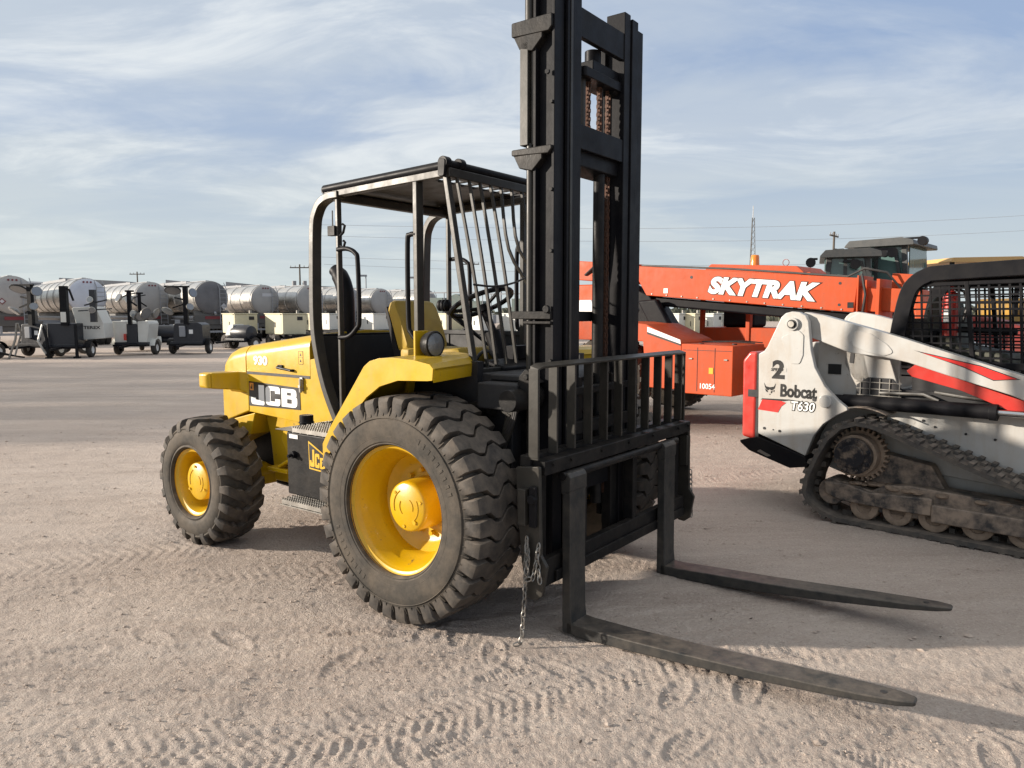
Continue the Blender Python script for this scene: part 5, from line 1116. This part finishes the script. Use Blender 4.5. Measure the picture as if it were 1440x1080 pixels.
# ------------------------------------------------------------------ ground: one sheet, dense in front of the camera
def vnoise(x,y,seed):
    xi=np.floor(x).astype(np.int64); yi=np.floor(y).astype(np.int64); fx=x-xi; fy=y-yi
    fx=fx*fx*(3-2*fx); fy=fy*fy*(3-2*fy)
    def h(a,b):
        n=(a*374761393+b*668265263+seed*974634777)&0xffffffff; n=((n^(n>>13))*1274126177)&0xffffffff; return ((n^(n>>16))&0xffff)/65535.
    a=h(xi,yi);b=h(xi+1,yi);c=h(xi,yi+1);d=h(xi+1,yi+1)
    return (a*(1-fx)+b*fx)*(1-fy)+(c*(1-fx)+d*fx)*fy-.5
def fbm(x,y,f,o,seed,g=.5):
    s=0;a=1.
    for k in range(o): s=s+a*vnoise(x*f+17.3*k,y*f-9.1*k,seed+k); f*=2.03;a*=g
    return s
def ground():
    th=np.concatenate([np.linspace(-180,-46,28,endpoint=False),np.linspace(-46,46,640,endpoint=False),np.linspace(46,180,29)])
    rr=np.concatenate([np.linspace(.0,1.0,6,endpoint=False)+.02,1.02*np.exp(np.arange(0,900)*.00455),1.02*math.exp(900*.00455)*np.exp(np.linspace(.05,4.2,50))])
    TH,RR=np.meshgrid(np.radians(th),rr); X=RR*np.sin(TH); Y=RR*np.cos(TH)
    fade=np.clip(1.25-RR/28,0,1)
    z=.020*fbm(X,Y,.45,3,1)*fade+.007*fbm(X,Y,3.,4,9,.55)*fade+.0035*fbm(X,Y,26.,3,21,.6)*np.clip(1.3-RR/9,0,1)
    ca,sa=math.cos(R(17)),math.sin(R(17)); U=X*ca+Y*sa; V=-X*sa+Y*ca
    z+=(.010*fbm(U*.28,V*2.6,1.,5,41,.62)+.010*fbm(U*2.0,V*11,1.,4,51,.62))*np.clip(1.25-RR/22,0,1)
    z+=.0045*fbm(X,Y,48.,2,61,.6)*np.clip(1.3-RR/7,0,1)+.004*np.maximum(fbm(X,Y,6.,3,71,.6)-.2,0)*np.clip(1.3-RR/12,0,1)
    # tyre tracks: long shallow ruts with cleat marks
    def rut(x0,y0,az,w,amp,pitch,ch=.5,curve=0.):
        nonlocal z
        a=math.radians(az); dx,dy=X-x0,Y-y0; t=dx*math.cos(a)+dy*math.sin(a); s=-dx*math.sin(a)+dy*math.cos(a)-curve*t*t
        amp=amp*.24; pitch=pitch*.62; m=np.exp(-(s/(w*.5))**4)*np.clip(fbm(X,Y,.7,4,int(x0*10+40+y0),.6)*1.1+.62,.12,1)
        z+=m*(-.35*amp+amp*.75*np.clip(np.sin((t+np.abs(s)*ch)*2*math.pi/pitch),-.4,.8)); z+=.5*amp*np.exp(-((np.abs(s)-w*.58)/(w*.09))**2)*fade
    for x0,y0,az,w,amp,p,cu in ((-3.2,6.0,17,.36,.02,.10,.004),(-3.4,7.3,17,.36,.02,.10,.004),(-5,13,4,.4,.03,.14,0),(-6,15,4,.4,.03,.14,0),(-2.2,1.9,27,.34,.016,.085,-.01),(-2,2.4,14,.34,.016,.09,.01),(-2.5,3.2,17,.34,.014,.09,.01),(1.5,2.2,38,.30,.015,.075,0),(2.2,2.6,35,.30,.013,.075,0),(-3,5.0,20,.4,.013,.10,.01),(-4,4.0,8,.4,.013,.11,.0),(2.4,7.4,28,.5,.018,.13,0),(1.6,8.2,32,.45,.018,.12,0),(-5,8,5,.4,.012,.1,0),(-1,1.7,22,.3,.014,.08,.03),(.5,4.6,60,.3,.010,.09,0),(-6,11,-8,.5,.012,.12,0),(3,11,10,.5,.014,.12,0),(-1,2.0,160,.32,.012,.085,.02)):
        rut(x0,y0,az,w,amp,p,.5,cu)
    # boot prints
    rng=np.random.RandomState(4)
    for k in range(60):
        px,py=rng.uniform(-2.6,2.4),rng.uniform(1.6,4.2); a=rng.uniform(0,6.28)
        msk=(np.abs(X-px)<.3)&(np.abs(Y-py)<.3); dx,dy=X[msk]-px,Y[msk]-py; t=dx*np.cos(a)+dy*np.sin(a); s=-dx*np.sin(a)+dy*np.cos(a)
        r=np.sqrt((t/.14)**2+(s/.05)**2); z[msk]+=np.where(r<1,-.004*(1-r**4)+.002*np.sin(t*260),0)+.0035*np.exp(-((r-1.15)/.16)**2)
    # keep the sheet just below the wheels and forks of the machine
    n0,n1=X.shape; v=np.stack([X,Y,z-.004],-1).reshape(-1,3)
    idx=np.arange(n0*n1).reshape(n0,n1); f=np.stack([idx[:-1,:-1],idx[:-1,1:],idx[1:,1:],idx[1:,:-1]],-1).reshape(-1,4)
    me=bpy.data.meshes.new('ground'); me.vertices.add(len(v)); me.vertices.foreach_set('co',v.ravel().astype(np.float32))
    me.loops.add(f.size); me.loops.foreach_set('vertex_index',f[:,::-1].ravel().astype(np.int32)); me.polygons.add(len(f)); me.polygons.foreach_set('loop_start',np.arange(0,f.size,4,dtype=np.int32)); me.polygons.foreach_set('loop_total',np.full(len(f),4,dtype=np.int32)); me.update(calc_edges=True); me.validate()
    me.shade_smooth()
    m=bpy.data.materials.new('dry_caliche_dirt'); m.use_nodes=True; nt=m.node_tree; N=nt.nodes; L=nt.links; b=N['Principled BSDF']; b.inputs['Roughness'].default_value=.95; b.inputs['Specular IOR Level'].default_value=.15
    tc=N.new('ShaderNodeTexCoord')
    def noise(s,d=6,r=.6):
        n=N.new('ShaderNodeTexNoise'); n.inputs['Scale'].default_value=s; n.inputs['Detail'].default_value=d; n.inputs['Roughness'].default_value=r; L.new(tc.outputs['Object'],n.inputs['Vector']); return n.outputs[0]
    def rng_(s,a,b_,o0=0.,o1=1.):
        r=N.new('ShaderNodeMapRange'); r.inputs[1].default_value=a; r.inputs[2].default_value=b_; r.inputs[3].default_value=o0; r.inputs[4].default_value=o1; L.new(s,r.inputs[0]); return r.outputs[0]
    def mix(f_,a,c):
        x=N.new('ShaderNodeMix'); x.data_type='RGBA'; L.new(f_,x.inputs[0])
        for s,i in ((a,6),(c,7)):
            if hasattr(s,'links'): L.new(s,x.inputs[i])
            else: x.inputs[i].default_value=(*s,1)
        return x.outputs[2]
    c=mix(rng_(noise(.35,5,.6),.35,.65),(.500,.418,.362),(.585,.500,.437))
    mp=N.new('ShaderNodeMapping'); mp.inputs['Rotation'].default_value=(0,0,R(-17)); mp.inputs['Scale'].default_value=(.35,2.6,1); L.new(tc.outputs['Object'],mp.inputs['Vector'])
    def an(s,d,r):
        n=N.new('ShaderNodeTexNoise'); n.inputs['Scale'].default_value=s; n.inputs['Detail'].default_value=d; n.inputs['Roughness'].default_value=r; n.inputs['Distortion'].default_value=.4; L.new(mp.outputs[0],n.inputs['Vector']); return n.outputs[0]
    c=mix(rng_(an(1.1,9,.74),.42,.62,0,.85),c,(.42,.345,.298))
    c=mix(rng_(noise(.11,4,.55),.45,.66,0,.55),c,(.43,.35,.305))
    c=mix(rng_(noise(4.,8,.7),.45,.75,0,.6),c,(.45,.370,.318))
    c=mix(rng_(noise(60.,4,.7),.50,.68,0,.7),c,(.64,.57,.49))
    c=mix(rng_(noise(90.,3,.6),.56,.72,0,.7),c,(.30,.24,.20))
    L.new(c,b.inputs['Base Color'])
    h=N.new('ShaderNodeMath'); h.operation='ADD'; L.new(noise(38.,6,.7),h.inputs[0]); h2=N.new('ShaderNodeMath'); h2.operation='MULTIPLY'; L.new(noise(130.,4,.6),h2.inputs[0]); h2.inputs[1].default_value=.5; L.new(h2.outputs[0],h.inputs[1])
    bp=N.new('ShaderNodeBump'); bp.inputs['Strength'].default_value=1.; bp.inputs['Distance'].default_value=.021; L.new(h.outputs[0],bp.inputs['Height']); L.new(bp.outputs[0],b.inputs['Normal'])
    me.materials.append(m)
    o=bpy.data.objects.new('ground',me); COL.objects.link(o); o['kind']='structure'
    # loose stones
    rng=np.random.RandomState(11); sm=mat('pale_stone',(.46,.38,.32),.9,dirt=(.28,.22,.18),dscale=20,damt=.7); mb=MB()
    ico=[(0,0,1),(.9,0,.3),(.3,.85,.3),(-.7,.5,.3),(-.7,-.5,.3),(.3,-.85,.3),(0,0,-.6)]
    fc=[(0,1,2),(0,2,3),(0,3,4),(0,4,5),(0,5,1),(6,2,1),(6,3,2),(6,4,3),(6,5,4),(6,1,5)]
    RA=1.6*np.exp(rng.uniform(0,2.0,15000)); TA=rng.uniform(-.72,.72,15000); XA,YA=RA*np.sin(TA),RA*np.cos(TA); FA=np.clip(1.25-RA/28,0,1)
    ZA=.020*fbm(XA,YA,.45,3,1)*FA+.007*fbm(XA,YA,3.,4,9,.55)*FA-.004
    for k in range(15000):
        r,x,y=RA[k],float(XA[k]),float(YA[k]); s=.0022+.0048*rng.rand()**3*(1+r*.3)
        if rng.rand()<.004: s*=2.4
        a=rng.uniform(0,6.28); ca,sa=math.cos(a),math.sin(a); e=rng.uniform(.6,1.2,3)
        mb.add([(x+s*(p[0]*ca*e[0]-p[1]*sa*e[1]),y+s*(p[0]*sa*e[0]+p[1]*ca*e[1]),s*.15+s*p[2]*e[2]*.45+ZA[k]) for p in ico],fc)
    mb.cur=1
    for k in range(70):
        r=2.2*math.exp(rng.uniform(0,1.6)); t=rng.uniform(-.65,.68); x,y=r*math.sin(t),r*math.cos(t); s=rng.uniform(.004,.011); a=rng.uniform(0,6.28); ca,sa=math.cos(a),math.sin(a); e=(1.6,.6,.5)
        mb.add([(x+s*(p[0]*ca*e[0]-p[1]*sa*e[1]),y+s*(p[0]*sa*e[0]+p[1]*ca*e[1]),s*.3+s*p[2]*e[2]) for p in ico],fc)
    g=mb.build('gravel',[sm,mat('dark_stone',(.06,.045,.035),.8)],smooth=0); g['kind']='stuff'
ground()
# ------------------------------------------------------------------ camera, light, render
cd=bpy.data.cameras.new('camera'); cam=bpy.data.objects.new('camera',cd); COL.objects.link(cam)
cam.location=(0,0,1.589); cam.rotation_euler=(math.pi/2-.0947,0,0); cd.sensor_width=36; cd.lens=36*1044.4/1440; cd.clip_end=6000; cd.clip_start=.05
S.camera=cam
EL=13.; AZ=1.5
w=bpy.data.worlds.new('World'); S.world=w; w.use_nodes=True; nt=w.node_tree; N=nt.nodes; L=nt.links
bg=N['Background']; sky=N.new('ShaderNodeTexSky'); sky.sky_type='NISHITA'; sky.sun_disc=False; sky.sun_elevation=R(EL); sky.sun_rotation=R(270-AZ); sky.air_density=1.; sky.dust_density=1.5
tc=N.new('ShaderNodeTexCoord')
def math_(op,a,b=None,c=None):
    n=N.new('ShaderNodeMath'); n.operation=op
    for i,x in enumerate((a,b,c)):
        if x is None: continue
        if hasattr(x,'links'): L.new(x,n.inputs[i])
        else: n.inputs[i].default_value=x
    return n.outputs[0]
sep=N.new('ShaderNodeSeparateXYZ'); L.new(tc.outputs['Generated'],sep.inputs[0])
zz=math_('ADD',math_('MAXIMUM',sep.outputs[2],0.),.10)
cmb=N.new('ShaderNodeCombineXYZ'); L.new(math_('DIVIDE',sep.outputs[0],zz),cmb.inputs[0]); L.new(math_('DIVIDE',sep.outputs[1],zz),cmb.inputs[1])
def cl(scale,rot,sc,det,ro,lo,hi,dist=.6,off=0):
    mp=N.new('ShaderNodeMapping'); mp.inputs['Rotation'].default_value=(0,0,R(rot)); mp.inputs['Scale'].default_value=sc; mp.inputs['Location'].default_value=(off,off*.7,0); L.new(cmb.outputs[0],mp.inputs[0])
    n=N.new('ShaderNodeTexNoise'); n.inputs['Scale'].default_value=scale; n.inputs['Detail'].default_value=det; n.inputs['Roughness'].default_value=ro; n.inputs['Distortion'].default_value=dist; L.new(mp.outputs[0],n.inputs['Vector'])
    r=N.new('ShaderNodeMapRange'); r.interpolation_type='SMOOTHSTEP'; r.inputs[1].default_value=lo; r.inputs[2].default_value=hi; L.new(n.outputs[0],r.inputs[0]); return r.outputs[0]
c1=cl(.40,14,(1.,1.35,1.),8,.58,.38,.60,.8,4.6)       # broad veil
c2=cl(.8,-14,(.5,1.9,1.),6,.50,.40,.78,.6,1.7)        # streaks
c3=cl(1.0,24,(.85,1.3,1.),9,.62,.42,.66,.9,5.3)            # small puffs
def mixc(f,a,b):
    x=N.new('ShaderNodeMix'); x.data_type='RGBA'; L.new(f,x.inputs[0])
    for s,i in ((a,6),(b,7)):
        if hasattr(s,'links'): L.new(s,x.inputs[i])
        else: x.inputs[i].default_value=(*s,1)
    return x.outputs[2]
SKYK=.07
CK=1/SKYK
c1=math_('MINIMUM',math_('MAXIMUM',math_('ADD',c1,math_('MULTIPLY_ADD',sep.outputs[0],-.75,-.05)),0.),1.)
veil=math_('ADD',math_('MULTIPLY',c1,.65),math_('ADD',math_('MULTIPLY',c2,.26),.12))
hz=N.new('ShaderNodeMapRange'); hz.inputs[1].default_value=.0; hz.inputs[2].default_value=.30; hz.inputs[3].default_value=.30; hz.inputs[4].default_value=.0; L.new(sep.outputs[2],hz.inputs[0])
veil=math_('MINIMUM',math_('ADD',veil,hz.outputs[0]),.97)
blue=tuple(v*CK for v in (.20,.272,.415)); grey=tuple(v*CK for v in (.345,.385,.43)); lite=tuple(v*CK for v in (.49,.515,.53))
base=mixc(math_('ADD',math_('MULTIPLY',c1,0.),.80),sky.outputs[0],blue)
c=mixc(veil,base,grey); c=mixc(math_('MULTIPLY',math_('MULTIPLY',c3,c1),.85),c,lite)
hm=N.new('ShaderNodeMapRange'); hm.inputs[1].default_value=.0; hm.inputs[2].default_value=.22; hm.inputs[3].default_value=.85; hm.inputs[4].default_value=.0; L.new(sep.outputs[2],hm.inputs[0])
c=mixc(hm.outputs[0],c,tuple(v*CK for v in (.385,.425,.415)))
zb=N.new('ShaderNodeMapRange'); zb.inputs[1].default_value=.42; zb.inputs[2].default_value=.75; zb.inputs[3].default_value=.0; zb.inputs[4].default_value=.8; L.new(sep.outputs[2],zb.inputs[0])
c=mixc(zb.outputs[0],c,tuple(v*CK for v in (.56,.555,.53)))   # bright cloud sheet overhead
L.new(c,bg.inputs['Color']); bg.inputs['Strength'].default_value=SKYK
sl=bpy.data.lights.new('sun','SUN'); sl.energy=4.5; sl.angle=R(1.1); sl.color=(1.,.89,.76); so=bpy.data.objects.new('sun',sl); COL.objects.link(so)
d=Vector((math.cos(R(EL))*math.cos(R(AZ)),math.cos(R(EL))*math.sin(R(AZ)),-math.sin(R(EL)))); so.rotation_euler=d.to_track_quat('-Z','Y').to_euler(); so.location=(-20,0,8)
S.render.engine='CYCLES'; S.view_settings.view_transform='Standard'; S.view_settings.look='None'; S.view_settings.exposure=.77; S.view_settings.gamma=1
S.cycles.max_bounces=6
